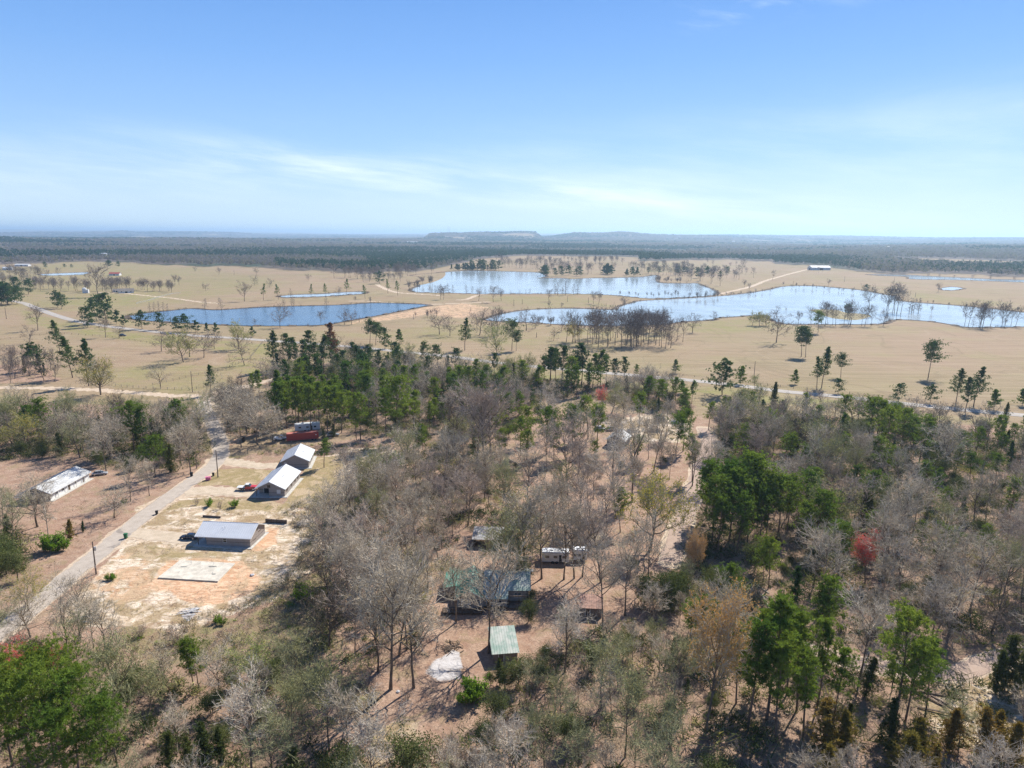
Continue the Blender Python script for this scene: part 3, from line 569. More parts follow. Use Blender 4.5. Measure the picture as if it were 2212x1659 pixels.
def bare(seed, H, habit, q=1.0, buds=0, budsize=.28, tw=1.0):
    rng = np.random.RandomState(seed); g = TG(); cb, cr, ang, trop, wig, n1, tr = HABIT[habit]
    lean = rng.normal(size=2)*.03*(2 if habit == 'oak' else 1)
    fork = habit in ('oak', 'vase'); top = .62 if fork else .93
    tp = grow(rng, np.array([0, 0, -.25]), unit(np.array([lean[0], lean[1], 1.])), H*top, 8, .05 if not fork else .08, .08); r0 = H*tr
    k = len(tp); rad = r0*(1-np.linspace(0, 1, k)**1.1*(.80 if not fork else .62)); rad[0] *= 1.35
    g.limb(0, tp, rad, 7 if q > .6 else 4)
    rmin = .026*tw if q > .6 else (.042*tw if q > .3 else .075*tw)
    tips = []; hi = q > .6
    n1 = max(5, int(n1*(1 if hi else .8))); n2 = 6 if hi else (5 if q > .3 else 3); n3 = 5 if hi else (4 if q > .3 else 3); n4 = 4 if hi else (4 if q > .3 else 3)
    if habit == 'cypress': n2, n3 = max(3, n2-2), max(2, n3-2)
    if habit == 'dead': n2, n3, n4 = 3, 2, 1
    SC, SD, SL = [], [], []
    az = rng.uniform(0, 6.28)
    for i in range(n1):
        t = cb/top+(1-cb/top)*((i+rng.uniform(0, .8))/n1); t = min(t, 1); p, d = along(tp, t); az += 2.4+rng.normal()*.4
        rel = (t*top-cb)/(top-cb+1e-6)
        prof = {'oak': .75+.4*rel, 'vase': .7+.5*rel, 'cypress': 1.15*(1-rel)**.8+.10}.get(habit, math.sin(math.pi*min(1, .22+.72*rel))**.8)
        if fork: a = math.radians(ang*(1-.55*rel)+rng.normal()*9)
        elif habit == 'cypress': a = math.radians(ang+rng.normal()*8)
        else: a = math.radians(ang*(1.15-.4*rel)+rng.normal()*8)
        dd = unit(np.array([math.cos(az)*math.sin(a), math.sin(az)*math.sin(a), math.cos(a)]))
        L = H*cr*prof*rng.uniform(.8, 1.2)/max(.5, math.sin(a)) if not fork else H*(cr*.95+.12*rel)*rng.uniform(.8, 1.15)
        r1 = max(rmin*2, r0*.52*(1-.5*rel)*(L/(H*cr))**.5)
        b1 = grow(rng, p, dd, L, 5, wig, trop); g.limb(0 if hi else 0, b1, r1*(1-np.linspace(0, .8, 6)), 5 if hi else 3)
        for j in range(n2):
            t2 = .22+.78*(j+rng.uniform(.2, 1))/n2; t2 = min(t2, 1); p2, d2 = along(b1, t2); L2 = L*.52*(1.15-.5*t2)*rng.uniform(.75, 1.25)
            b2 = grow(rng, p2, side(rng, d2, math.radians(rng.uniform(28, 58))), L2, 3, wig*1.2, trop); r2 = max(rmin*1.4, r1*.48*(1-.4*t2))
            g.limb(1, b2, np.linspace(r2, rmin, 4), 4 if hi else 3)
            for m in range(n3):
                t3 = .2+.8*(m+rng.uniform(.2, 1))/n3; t3 = min(t3, 1); p3, d3 = along(b2, t3); L3 = max(.5, L2*.55*rng.uniform(.7, 1.2))
                b3 = grow(rng, p3, side(rng, d3, math.radians(rng.uniform(25, 60))), L3, 2, wig*1.4, trop*.8)
                if hi: g.limb(1, b3, [rmin*1.25, rmin, rmin*.6], 3)
                else: SC.append(p3); SD.append(unit(b3[-1]-p3)); SL.append(L3)
                for w in range(n4):
                    p4, d4 = along(b3, rng.uniform(.25, 1)); SC.append(p4); SD.append(side(rng, unit(d4+np.array([0, 0, .25])), math.radians(rng.uniform(15, 60)))); SL.append(rng.uniform(.5, 1.05)*min(1.4, .45+L3*.55))
    SC = np.array(SC); SD = np.array(SD); SL = np.array(SL)
    g.spikes(1, SC, SD, SL, rmin*1.9, rng)
    if hi and habit != 'dead':
        mid = SC+SD*(SL*rng.uniform(.3, .7, len(SL)))[:, None]; D2 = unit(0)+SD+rng.normal(size=SD.shape)*.55; D2 /= np.linalg.norm(D2, axis=1)[:, None]
        g.spikes(1, mid, D2, SL*.6, rmin*1.4, rng)
    if buds:
        for _ in range(buds):
            idx = rng.rand(len(SC)) < .8; C = SC[idx]+SD[idx]*(SL[idx]*rng.uniform(.2, 1.05, idx.sum()))[:, None]+rng.normal(size=(idx.sum(), 3))*.12
            g.leaves(2, C, budsize, rng)
    return g
def tuft(g, C, R, n, w, rng, up=.35, part=1):
    C = np.repeat(np.asarray(C), n, 0); D = rng.normal(size=C.shape)+np.array([0, 0, up]); D /= np.linalg.norm(D, axis=1)[:, None]
    Rr = np.repeat(np.broadcast_to(np.asarray(R, float).ravel(), (len(C)//n,)) if np.size(R) > 1 else np.full(len(C)//n, R), n)*rng.uniform(.6, 1.15, len(C))
    g.spikes(part, C+D*Rr[:, None]*.15, D, Rr*.85, w*rng.uniform(.7, 1.3, len(C)), rng)
def pine(seed, H, habit, q=1.0):
    rng = np.random.RandomState(seed); g = TG()
    cb, R, nb, tr = {'row': (.12, .42, 50, .014), 'round': (.40, .30, 48, .0135), 'tall': (.28, .25, 46, .0125), 'umbrella': (.50, .37, 44, .014), 'young': (.10, .36, 42, .013), 'forest': (.42, .22, 46, .012), 'sparse': (.34, .19, 30, .012)}[habit]
    tp = grow(rng, np.array([0, 0, -.25]), np.array([rng.normal()*.02, rng.normal()*.02, 1.]), H*.97, 9, .035, .05); r0 = H*tr
    g.limb(0, tp, r0*(1.0-np.linspace(0, .88, 10)), 7 if q > .6 else 4)
    if q < .6: nb = int(nb*.62)
    TC = []; az = rng.uniform(0, 6)
    lump = rng.uniform(.55, 1.28, 9)
    for i in range(nb):
        rel = (i+rng.uniform(0, .9))/nb; t = cb+(1-cb)*rel; p, d = along(tp, min(.995, t)); az += 2.4+rng.normal()*.5
        prof = {'row': math.sin(math.pi*(.25+.70*rel))**.7, 'round': math.sin(math.pi*(.16+.80*rel))**.6, 'forest': math.sin(math.pi*(.14+.82*rel))**.7, 'tall': (1.0-rel**1.5)*.9+.16, 'umbrella': math.sin(math.pi*(.20+.66*rel))**.7, 'young': (1-rel)**.75+.12, 'sparse': (1.0-rel**1.3)*.85+.2}[habit]
        prof *= .82+.36*rng.rand(); prof *= lump[int((az % 6.283)/6.284*9)]
        L = H*R*prof*rng.uniform(.72, 1.12); a = math.radians({'umbrella': 72, 'young': 74, 'row': 78}.get(habit, 66)-38*rel+rng.normal()*8)
        dd = np.array([math.cos(az)*math.sin(a), math.sin(az)*math.sin(a), math.cos(a)]); b = grow(rng, p, dd, L, 4, .12, .05)
        g.limb(0, b, np.linspace(max(.035, r0*.26*(1-.5*rel)), .02, 5), 4 if q > .6 else 3)
        # needles sit in flattened pads towards the end of each limb
        m = {'umbrella': 24, 'round': 14, 'row': 26, 'young': 17, 'sparse': 11, 'tall': 16}.get(habit, 13)
        if q < .6: m = int(m*.6)
        for k_ in range(m):
            f = 1-abs(rng.normal())*.26; f = min(1, max(.22, f)); c, dc = along(b, f); pr_ = L*(.26 if habit in ('umbrella', 'row') else .20)*(.35+.65*f)+.10
            TC.append(c+rng.normal(size=3)*np.array([pr_, pr_, pr_*.38])*.8+np.array([0, 0, .12]))
    for k_ in range(6): TC.append(tp[-1]+rng.normal(size=3)*np.array([.45, .45, .4]))
    TC = np.array(TC); s = H/20.0
    tuft(g, TC, (s**.5)*(.66 if q > .6 else .95), 16 if q > .6 else 13, .125 if q > .6 else .30, rng, .6)
    return g
def cedar(seed, H, q=1.0, fat=.32):
    rng = np.random.RandomState(seed); g = TG(); tp = grow(rng, np.array([0, 0, -.2]), np.array([0, 0, 1.]), H*.97, 6, .03, .05); g.limb(0, tp, H*.014*(1-np.linspace(0, .9, 7)), 6)
    nb = 60 if q > .6 else 36; TC = []; TR = []; az = 0; lump = rng.uniform(.55, 1.35, 7)
    for i in range(nb):
        rel = (i+.5)/nb; t = .06+.93*rel; p, d = along(tp, t); az += 2.4+rng.normal()*.4; L = (H*fat*((1-rel)**.7)*(.55+.45*min(1, rel*6))+.18)*rng.uniform(.5, 1.25)*lump[int((az % 6.283)/6.284*7)]*(.75+.4*math.sin(rel*23+seed))
        a = math.radians(70-25*rel); b = grow(rng, p, np.array([math.cos(az)*math.sin(a), math.sin(az)*math.sin(a), math.cos(a)]), L, 3, .1, .1); g.limb(0, b, np.linspace(.04, .012, 4), 3)
        for k_ in range(7 if q > .6 else 5):
            c, _ = along(b, rng.uniform(.25, 1)); TC.append(c+rng.normal(size=3)*.20*L)
    TC.append(tp[-1]); tuft(g, np.array(TC), .26*(H/7)**.55+.2, 13 if q > .6 else 9, .11 if q > .6 else .24, rng, .6)
    return g
def evergreen(seed, H, q=1.0, R=.42):
    """broad-leaved evergreen oak or holly: low fork, uneven clumps of small leaves"""
    rng = np.random.RandomState(seed); g = TG(); tp = grow(rng, np.array([0, 0, -.2]), np.array([rng.normal()*.08, rng.normal()*.08, 1.]), H*.5, 5, .08, .05); g.limb(0, tp, H*.02*(1-np.linspace(0, .6, 6)), 6)
    nb = 14; C = []
    for i in range(nb):
        p, d = along(tp, rng.uniform(.3, 1)); az = i*2.4; a = math.radians(rng.uniform(15, 75)); L = H*R*rng.uniform(.75, 1.15)
        b = grow(rng, p, np.array([math.cos(az)*math.sin(a), math.sin(az)*math.sin(a), math.cos(a)]), L, 4, .18, .1); g.limb(0, b, np.linspace(H*.009, .02, 5), 4)
        for k_ in range(9):
            c, _ = along(b, rng.uniform(.3, 1)); cl = c+rng.normal(size=3)*L*.20; n = 46 if q > .6 else 20; C.append(cl+rng.normal(size=(n, 3))*H*.055)
    C = np.concatenate(C); g.leaves(1, C, .22 if q > .6 else .42, rng); return g
def shrub(seed, H, q=1.0, leaf=0, R=.5):
    rng = np.random.RandomState(seed); g = TG(); SC, SD, SL = [], [], []
    for i in range(16 if q > .6 else 9):
        az = rng.uniform(0, 6.28); a = math.radians(rng.uniform(3, 48)); b = grow(rng, np.array([math.cos(az), math.sin(az), 0])*H*.08, np.array([math.cos(az)*math.sin(a), math.sin(az)*math.sin(a), math.cos(a)]), H*rng.uniform(.6, 1.0), 4, .1, .04)
        g.limb(0, b, np.linspace(.03, .012, 5), 3)
        for k_ in range(14 if q > .6 else 7):
            c, d = along(b, rng.uniform(.2, 1)); SC.append(c); SD.append(side(rng, d, math.radians(rng.uniform(20, 55)))); SL.append(H*rng.uniform(.12, .32))
    SC = np.array(SC); SD = np.array(SD); SL = np.array(SL); g.spikes(1, SC, SD, SL, .045, rng)
    m = SC+SD*(SL*.5)[:, None]; D2 = SD+rng.normal(size=SD.shape)*.6; D2 /= np.linalg.norm(D2, axis=1)[:, None]; g.spikes(1, m, D2, SL*.6, .035, rng)
    for _ in range(leaf): g.leaves(1, SC+SD*(SL*rng.rand(len(SL)))[:, None]+rng.normal(size=SC.shape)*.1, .24, rng)
    return g

# bark and foliage colours
tree_mat('trunk_bark', (.15, .115, .085), (.24, .19, .145), var=.3)
tree_mat('pine_bark', (.15, .10, .075), (.23, .165, .125), var=.3)
tree_mat('twigs_grey', (.41, .345, .255), (.57, .49, .375), var=.2)
tree_mat('twigs_mauve', (.38, .30, .24), (.50, .41, .33), var=.2)
tree_mat('twigs_olive', (.26, .26, .13), (.40, .38, .22), var=.2)
tree_mat('twigs_dark', (.14, .11, .085), (.23, .185, .145), var=.2)
tree_mat('twigs_far', (.19, .155, .13), (.29, .235, .20), var=.2)
tree_mat('twigs_silver', (.52, .44, .34), (.62, .54, .43), var=.15)
tree_mat('needles', (.085, .165, .034), (.24, .30, .058), trans=.38, var=.5)
tree_mat('needles_dark', (.05, .11, .038), (.11, .17, .05), trans=.25, var=.3)
tree_mat('needles_light', (.11, .185, .035), (.235, .29, .055), trans=.35, var=.3)
tree_mat('needles_rust', (.17, .165, .04), (.30, .19, .055), trans=.25, var=.3)
tree_mat('needles_brown', (.22, .10, .05), (.28, .14, .07), trans=.2, var=.3)
tree_mat('cedar_leaf', (.060, .090, .032), (.15, .16, .05), trans=.22, var=.35)
tree_mat('holly_leaf', (.065, .095, .035), (.17, .185, .075), trans=.25, var=.35)
tree_mat('bright_leaf', (.13, .24, .03), (.20, .30, .04), trans=.35, var=.25)
tree_mat('buds_yellow', (.42, .34, .055), (.50, .43, .07), trans=.3, var=.2, tcol=(1.2, 1.1, .6))
tree_mat('buds_lime', (.36, .46, .07), (.44, .52, .10), trans=.3, var=.2)
tree_mat('buds_olive', (.34, .32, .14), (.44, .42, .20), trans=.25, var=.25)
tree_mat('buds_orange', (.50, .30, .12), (.56, .38, .15), trans=.25, var=.2, tcol=(1.2, 1, .7))
tree_mat('buds_red', (.78, .13, .10), (.82, .22, .17), trans=.3, var=.15, tcol=(1.2, .8, .8))

PRO = {}
def proto(key, g, H, mats, parts=('trunk', 'crown', 'foliage')):
    d = {}
    for i, pn in enumerate(parts):
        r = g.get(i)
        if r is not None: d[pn] = (r[0], r[1], np_mesh(pn, r[0], r[1], [M[mats[i]]], smooth=(i == 0)))
    PRO.setdefault(key, []).append((d, H, mats))
for s in range(5): proto('forest', bare(10+s, 15, 'forest'), 15, ('trunk_bark', 'twigs_grey'))
for s in range(4): proto('oak', bare(30+s, 12, 'oak'), 12, ('trunk_bark', 'twigs_grey'))
for s in range(3): proto('vase', bare(40+s, 13, 'vase'), 13, ('trunk_bark', 'twigs_grey'))
for s in range(3): proto('slim', bare(50+s, 12, 'slim'), 12, ('trunk_bark', 'twigs_grey'))
for s in range(2): proto('dead', bare(60+s, 10, 'dead', tw=1.8), 10, ('twigs_silver', 'twigs_silver'))
for s in range(3): proto('budforest', bare(70+s, 14, 'forest', buds=1, budsize=.26), 14, ('trunk_bark', 'twigs_olive', 'buds_olive'))
for s in range(3): proto('budoak', bare(80+s, 11, 'oak', buds=2, budsize=.30), 11, ('trunk_bark', 'twigs_olive', 'buds_yellow'))
for s in range(2): proto('budvase', bare(84+s, 12, 'vase', buds=6, budsize=.23), 12, ('trunk_bark', 'twigs_grey', 'buds_orange'))
for s in range(3): proto('far_forest', bare(90+s, 15, 'forest', q=.5), 15, ('trunk_bark', 'twigs_grey'))
for s in range(3): proto('far_oak', bare(100+s, 12, 'oak', q=.5), 12, ('trunk_bark', 'twigs_grey'))
for s in range(2): proto('far_vase', bare(104+s, 13, 'vase', q=.5), 13, ('trunk_bark', 'twigs_grey'))
for s in range(2): proto('far_cypress', bare(110+s, 12, 'cypress', q=.5), 12, ('trunk_bark', 'twigs_grey'))
for s in range(2): proto('low_bare', bare(114+s, 12, 'vase', q=.2), 12, ('trunk_bark', 'twigs_grey'))
for s in range(3): proto('far_bud', bare(120+s, 12, 'oak', q=.5, buds=2, budsize=.5), 12, ('trunk_bark', 'twigs_olive', 'buds_olive'))
for s in range(4): proto('pine_round', pine(200+s, 18, 'round'), 18, ('pine_bark', 'needles'))
for s in range(4): proto('pine_forest', pine(210+s, 19, 'forest'), 19, ('pine_bark', 'needles'))
for s in range(3): proto('pine_tall', pine(220+s, 20, 'tall'), 20, ('pine_bark', 'needles'))
for s in range(3): proto('pine_umbrella', pine(230+s, 18, 'umbrella'), 18, ('pine_bark', 'needles'))
for s in range(2): proto('pine_young', pine(240+s, 9, 'young'), 9, ('pine_bark', 'needles'))
for s in range(2): proto('pine_sparse', pine(245+s, 19, 'sparse'), 19, ('pine_bark', 'needles'))
for s in range(2): proto('far_pine', pine(250+s, 16, 'row', q=.4), 16, ('pine_bark', 'needles_dark'))
for s in range(2): proto('far_pine_young', pine(255+s, 9, 'young', q=.4), 9, ('pine_bark', 'needles_dark'))
for s in range(4): proto('cedar', cedar(260+s, 8, fat=.32+.035*s), 8, ('trunk_bark', 'cedar_leaf'))
for s in range(2): proto('far_cedar', cedar(270+s, 8, q=.4), 8, ('trunk_bark', 'cedar_leaf'))
for s in range(3): proto('evergreen', evergreen(280+s, 7), 7, ('trunk_bark', 'holly_leaf'))
for s in range(3): proto('shrub', shrub(290+s, 2.6), 2.6, ('twigs_grey', 'twigs_mauve'))
for s in range(3): proto('leafy_shrub', shrub(300+s, 2.0, leaf=5), 2.0, ('twigs_grey', 'bright_leaf'))
# ------------------------------------------------------------------ planting
KIND = {  # kind: (object name, category, look)
 'forest': ('bare_tree', 'bare tree', 'tall bare grey tree'), 'far_forest': ('bare_tree', 'bare tree', 'tall bare grey tree'),
 'oak': ('bare_tree', 'bare tree', 'spreading bare oak'), 'far_oak': ('bare_tree', 'bare tree', 'spreading bare oak'),
 'vase': ('bare_tree', 'bare tree', 'bare fan-limbed tree'), 'far_vase': ('bare_tree', 'bare tree', 'bare fan-limbed tree'),
 'slim': ('bare_tree', 'bare tree', 'slender bare tree'), 'low_bare': ('bare_tree', 'bare tree', 'small bare tree'),
 'far_cypress': ('cypress_tree', 'bare tree', 'leafless cypress'), 'dead': ('dead_tree', 'dead tree', 'dead pale tree with broken limbs'),
 'budforest': ('budding_tree', 'budding tree', 'tall tree in olive bud'), 'budoak': ('budding_tree', 'budding tree', 'wide oak in yellow-green bud'),
 'budvase': ('budding_tree', 'budding tree', 'tree in orange-tan bud'), 'far_bud': ('budding_tree', 'budding tree', 'tree in pale olive bud'),
 'pine_round': ('pine_tree', 'pine tree', 'round-headed green pine'), 'pine_forest': ('pine_tree', 'pine tree', 'tall slim-trunked pine'),
 'pine_tall': ('pine_tree', 'pine tree', 'tall tapering pine'), 'pine_umbrella': ('pine_tree', 'pine tree', 'flat-topped umbrella pine'),
 'pine_young': ('pine_tree', 'pine tree', 'young low-branched pine'), 'pine_sparse': ('pine_tree', 'pine tree', 'thin open pine'),
 'far_pine': ('pine_tree', 'pine tree', 'dark distant pine'), 'far_pine_young': ('pine_tree', 'pine tree', 'small dark bushy pine'),
 'cedar': ('cedar_tree', 'cedar tree', 'dark olive cedar'), 'far_cedar': ('cedar_tree', 'cedar tree', 'dark cone-shaped cedar'),
 'evergreen': ('evergreen_tree', 'evergreen tree', 'dark broad-leaved evergreen'),
 'shrub': ('shrub', 'shrub', 'leafless brown shrub'), 'leafy_shrub': ('shrub', 'shrub', 'bright green leafy shrub')}
VAR = {'M': ('twigs_mauve', None, 'mauve'), 'D': ('twigs_dark', None, 'dark'), 'S': ('twigs_silver', None, 'silvery'), 'O': ('twigs_olive', None, 'olive-tinged'),
       'L': ('needles_light', None, 'bright'), 'K': ('needles_dark', None, 'blackish-green'), 'R': (None, 'buds_red', 'red'), 'Y': (None, 'buds_yellow', 'yellow'),
       'G': (None, 'buds_lime', 'lime-green'), 'A': (None, 'buds_orange', 'orange'), 'B': ('needles_brown', None, 'browning'), 'U': ('needles_rust', None, 'rusty'), 'P': (None, 'buds_olive', 'pale olive')}
LOOKVAR = {('forest', 'M'): 'tall bare mauve-grey tree', ('forest', 'D'): 'tall bare dark tree', ('forest', 'S'): 'tall bare silvery tree', ('forest', 'O'): 'tall bare olive-grey tree'}
SPOTS = []     # dict(kind, x, y, H, var, hand)
def spot(kind, x, y, H, var='', hand=False, wide=1.0, look=None):
    if kind == 'cedar' and var == 'U': wide *= 1.35
    SPOTS.append(dict(kind=kind, x=x, y=y, H=H, var=var, hand=hand, wide=wide, look=look))
def byp(kind, lst, wide=1.0):
    for e in lst:
        u, vb, vt = e[:3]; p = P(u, vb); spot(kind, p[0], p[1], max(1.5, height_at(p, vt)), e[3] if len(e) > 3 else '', True, wide, e[4] if len(e) > 4 else None)
# pines along the pasture and roads
byp('pine_umbrella', [(2004.6,817,745),(1730.6,770.7,712),(1740,771.7,718),(1816,815,769),(1105.6,757.5,697,'K'),(1115,758,722,'K'),(1767,719,676),(1831,691,661,'K'),(799,744,696),(812,746,702)])
byp('pine_tall', [(1774.6,838,750),(2064.6,871.7,796),(2084.6,890,815),(2103,876.7,793),(1004,757,688,'K'),(130,761,692),(157,816,727),(192,834,734),(455,853,788),(602,905,800),(592,800,715),(718,790,697,'B')])
byp('pine_sparse', [(1764,842,768),(838,634,602),(859.6,638.5,606),(748,637.5,602),(789,646,615),(672,643.5,613),(703,642.5,612),(569,648.5,612),(602,647,613)])

byp('pine_young', [(1599.6,830,791,'L'),(1717,830,798),(864,741,711),(2146,885,841),(2208,876,840),(1459,806,776),(1475,850,822)])
byp('far_pine', [(231,697.5,636),(208,691,646),(832,754,709),(1560,853,780),(1810,850,820),(1940,868,829),(2010,870,833),(78,800,744),(190,707.5,666),(307,711,673),(345,712.5,677),(383,716,686),(398,717.5,681),(125,664,630),(133,667,635),(3,657,611),(18,659,614),(-14,655,610),(40,634,600),(62,636,604),(819.6,612.5,587),(1508,601,579),(1870,629,615),(1555,600,586),(99,579,566),(140,578,570),(155,579,571)])
byp('far_pine_young', [(252,700,671),(268,704,681),(423,717.5,692),(447,717.5,697),(467,721,697),(546,727.5,706)])
# bare trees in the pastures
byp('far_oak', [(1677,740,674,'D'),(1496,718.5,682),(1541,691,674,'D'),(1908,703.5,672),(949.6,722.5,677),(972,726,690),(1036,724,677),(1030,708,674),(1137,714,671),(1156.6,709,682),(1213,716,687),(1195.6,736,713),(1449,751.5,710),(744,701,670),(759,701,672),(65,742.5,709),(258,730,703),(349,759,717),(410,771,716,'O'),(440,772.5,717),(463,753.5,718),(605,707.5,663),(550,616.5,598),(583,621,604),(445,628.5,612),(421,586,576),(554,593,579),(666,606.5,591),(347,839,790),(528,789,733),(732,641,622)])
byp('oak', [(218,853,782,'', 'wide oak') if False else (218.1,852.9,783)])
byp('far_bud', [(397,782.5,723),(515,754,702),(1236,738.5,699,'Y'),(1640,704,676),(1655,704,680),(1625,703,678)])
byp('far_vase', [(82,714,660),(228,729,686),(378,616,594),(387,616,596),(473,594,578),(694,702.5,672),(550,704,689),(528,651,610),(952,647,622),(958,647,617),(1065.6,653,617),(1083,649,624),(1034,650,622),(1185.6,651,625),(1282,656,629),(1293,657.5,629),(1347,669,640),(1187,667.5,650),(1214,666,654),(1074,724,665),(1066,731,684),(942,687.5,665),(1559.6,853,803),(1790,617.5,603),(2026,631,611),(2012,676,662),(1724.6,701.5,673),(2170,707.5,687),(213,641,573),(828,609,588),(840,608,590),(851,607,588),(865,608,588),(785,609,590),(798,609,592),(1608,621,604),(1618,627.5,612)])
byp('far_cypress', [(443,669,642),(478,671,640),(705,661,637),(628,644,621),(323,672,652),(332,672,650),(343,671,649),(352,671,651),(361,671,654)])
byp('far_forest', [(1669,604,587),(1628,600,581),(1536,614,582),(1555.6,617.5,594),(1596,604,577),(1603,591,564),(1569.6,601,586),(1585,602,588),(1611,594,580),(1590,576,566),(1577,580,569),(1562,594,582),(1540,576,564),(1528,570,561),(1485,575,563),(2099.6,609,596),(2138,609,598),(2190,612,600),(2005,603,592),(2029,604,594),(2060,604,595),(1768,590,578),(1776,590,580),(1745,588,578)])
rsp = np.random.RandomState(77)
def line_of(kind, a, b, n, h0, h1, jit=4.0, var=''):
    a = P(*a); b = P(*b)
    for i in range(n):
        f = (i+rsp.uniform(.1, .9))/n; x = a[0]*(1-f)+b[0]*f+rsp.normal()*jit; y = a[1]*(1-f)+b[1]*f+rsp.normal()*jit
        spot(kind, x, y, rsp.uniform(h0, h1), var, True)
line_of('far_forest', (1258,742), (1440,748), 34, 15, 22, 7); line_of('far_forest', (1275,728), (1430,733), 22, 15, 22, 9, 'M'); line_of('far_vase', (1385,716), (1440,722), 8, 14, 20, 6, 'O')
line_of('far_forest', (1750,702.5), (1895,703), 13, 14, 20, 5); line_of('far_forest', (1905,678), (1936,677), 7, 22, 30, 6, 'M'); line_of('far_cypress', (1967,676), (1986,675), 5, 13, 20, 4)
line_of('far_forest', (2088,706), (2138,706.5), 8, 14, 21, 5); line_of('far_forest', (2176,705), (2218,704), 7, 12, 20, 5); line_of('far_cypress', (2088,706), (2138,706.5), 2, 10, 12, 4)
line_of('low_bare', (904,688), (935,684), 5, 5, 8, 5); line_of('far_cypress', (608,662), (640,661), 4, 8, 11, 3); line_of('low_bare', (770,651), (800,655), 2, 5, 9, 3)
line_of('low_bare', (1165,700), (1195,702), 9, 5, 9, 4, 'M'); line_of('low_bare', (1070,686), (1080,682), 2, 5, 9, 3)
line_of('far_cypress', (940,634), (1010,635), 7, 10, 15, 6); line_of('far_cypress', (1035,636), (1160,637), 7, 6, 11, 5); line_of('far_cypress', (1210,637), (1246,637), 6, 12, 22, 6, 'M')
line_of('low_bare', (1340,640), (1540,645), 18, 5, 10, 5); line_of('low_bare', (1480,649), (1660,632), 20, 4, 7, 4); line_of('low_bare', (1690,618.5), (1900,637), 16, 4, 8, 5)
line_of('low_bare', (1960,652), (2200,676), 10, 3, 6, 5); line_of('low_bare', (905,617), (920,612), 6, 8, 15, 8); line_of('low_bare', (880,626), (905,625), 6, 8, 14, 7)
line_of('far_pine_young', (978,583.5), (1062,584.5), 24, 12, 16, 8); line_of('far_pine', (1020,583), (1075,584), 7, 16, 24, 12)
line_of('far_pine', (1180,596), (1255,597), 9, 14, 22, 14); line_of('far_pine_young', (1290,592), (1325,593), 7, 16, 22, 8); line_of('far_pine_young', (1340,595), (1385,597), 4, 12, 18, 8)
line_of('far_forest', (1180,590), (1300,590), 26, 14, 22, 22); line_of('far_forest', (1075,578), (1200,580), 24, 14, 22, 20); line_of('far_forest', (1250,570), (1320,570), 16, 13, 20, 20, 'M'); line_of('far_forest', (1060,566), (1230,568), 14, 14, 20, 40)
line_of('far_forest', (1365,585), (1480,588), 22, 13, 22, 20); line_of('low_bare', (1422,610), (1475,612), 14, 7, 12, 8, 'M'); line_of('far_forest', (1475,604), (1530,608), 14, 12, 20, 12)
line_of('far_vase', (60,622), (250,632), 30, 12, 18, 14); line_of('far_vase', (230,622), (340,628), 22, 12, 17, 9, 'M'); line_of('far_forest', (0,600), (90,604), 20, 14, 20, 24, 'M'); line_of('far_vase', (330,628), (372,632), 7, 10, 15, 6)
line_of('far_forest', (290,568), (360,570), 8, 12, 18, 10); line_of('far_pine', (225,577), (250,577), 3, 12, 15, 5)

line_of('far_forest', (1385,592), (1480,596), 22, 12, 20, 16); line_of('far_vase', (1480,585), (1600,600), 18, 12, 20, 30); line_of('far_forest', (740,600), (840,604), 20, 12, 20, 18); line_of('far_pine', (1350,590), (1560,592), 12, 12, 18, 26)
line_of('far_forest', (840,596), (905,590), 20, 12, 20, 14); line_of('far_vase', (1090,572), (1350,566), 24, 12, 18, 40); line_of('far_vase', (0,612), (60,616), 12, 12, 17, 12); line_of('far_pine', (0,660), (30,657), 4, 15, 20, 6)
# hand placed trees of the near woods
byp('oak', [(247,1119,1054),(82,1138,1032),(353,1477,1405),(557,961,873),(512,933,844),(535,940,860),(590,955,885),(1191,883,832),(1347,905,852),(450,880,838),(1020,820,770),(66,1377,1290),(38,1414,1358)])
byp('forest', [(230,1023,930),(282,1084,1004),(323,1071,1008),(412,1023,925),(425,1012,940),(147,1434,1312),(175,1377,1268),(203,1400,1312),(235,1447,1322),(477,1530,1422,'S'),(383,1627,1540,'S'),(894,1486,1280),(1055.6,1411,1228),(816,1451,1290),(844,1489,1240),(862,1417,1250),(880,1402,1260),(752,1337,1190),(782,1321,1180),(1047,1013,865,'M'),(1030,1005,870,'M'),(1062,1010,872,'M'),(984,987,880,'D'),(1298,1258,1110,'M'),(1240,1250,1120),(1400,1270,1140),(1170,1250,1100),(1128,1245,1090),(1196,1190,1060),(1330,1120,985,'S'),(1226,1078,935,'M'),(1250,1022,905),(1365,1083,935),(1495,1050,960),(105,1154,1087),(812,1380,1200),(1302,1350,1200),(1350,1330,1190),(1218,1252,1128),(1258,1246,1118,'S'),(985,1345,1215)])
byp('slim', [(752,1659,1500),(1335,1040,960),(1282,1080,990),(1202,1165,1050),(1270,1090,1000),(1180,1020,930),(1427,1040,960),(1446,1036,965),(1310,1160,1060),(578,1523,1442),(555,1520,1448),(1363,1090,1000)])
byp('dead', [(1089,1657,1578),(105,1155,1087),(383,1629,1555)])
byp('budoak', [(218,853,783),(1404,1187,1048,'Y'),(62,1320,1255,'Y'),(1321,893,838,'P'),(62,975,905),(1090,1250,1130,'P'),(1130,1230,1110,'P'),(385,960,900,'P'),(880,790,750,'P')])
byp('budvase', [(1525,1581,1312,'A'),(1495,1248,1150,'A'),(1510,1240,1165,'A')], .62)
spot('budvase', *P(1301,885)[:2], 9.5, 'R', True); spot('budvase', *P(1868,1260)[:2], 11.0, 'R', True); spot('budvase', *P(45,1500)[:2], 9.0, 'R', True); spot('budvase', *P(112,1460)[:2], 6.0, 'R', True)
byp('budforest', [(1629,842,817,'G'),(1074,790,720,'G'),(553,1530,1420,'G'),(2070,1615,1540)], 1.3)
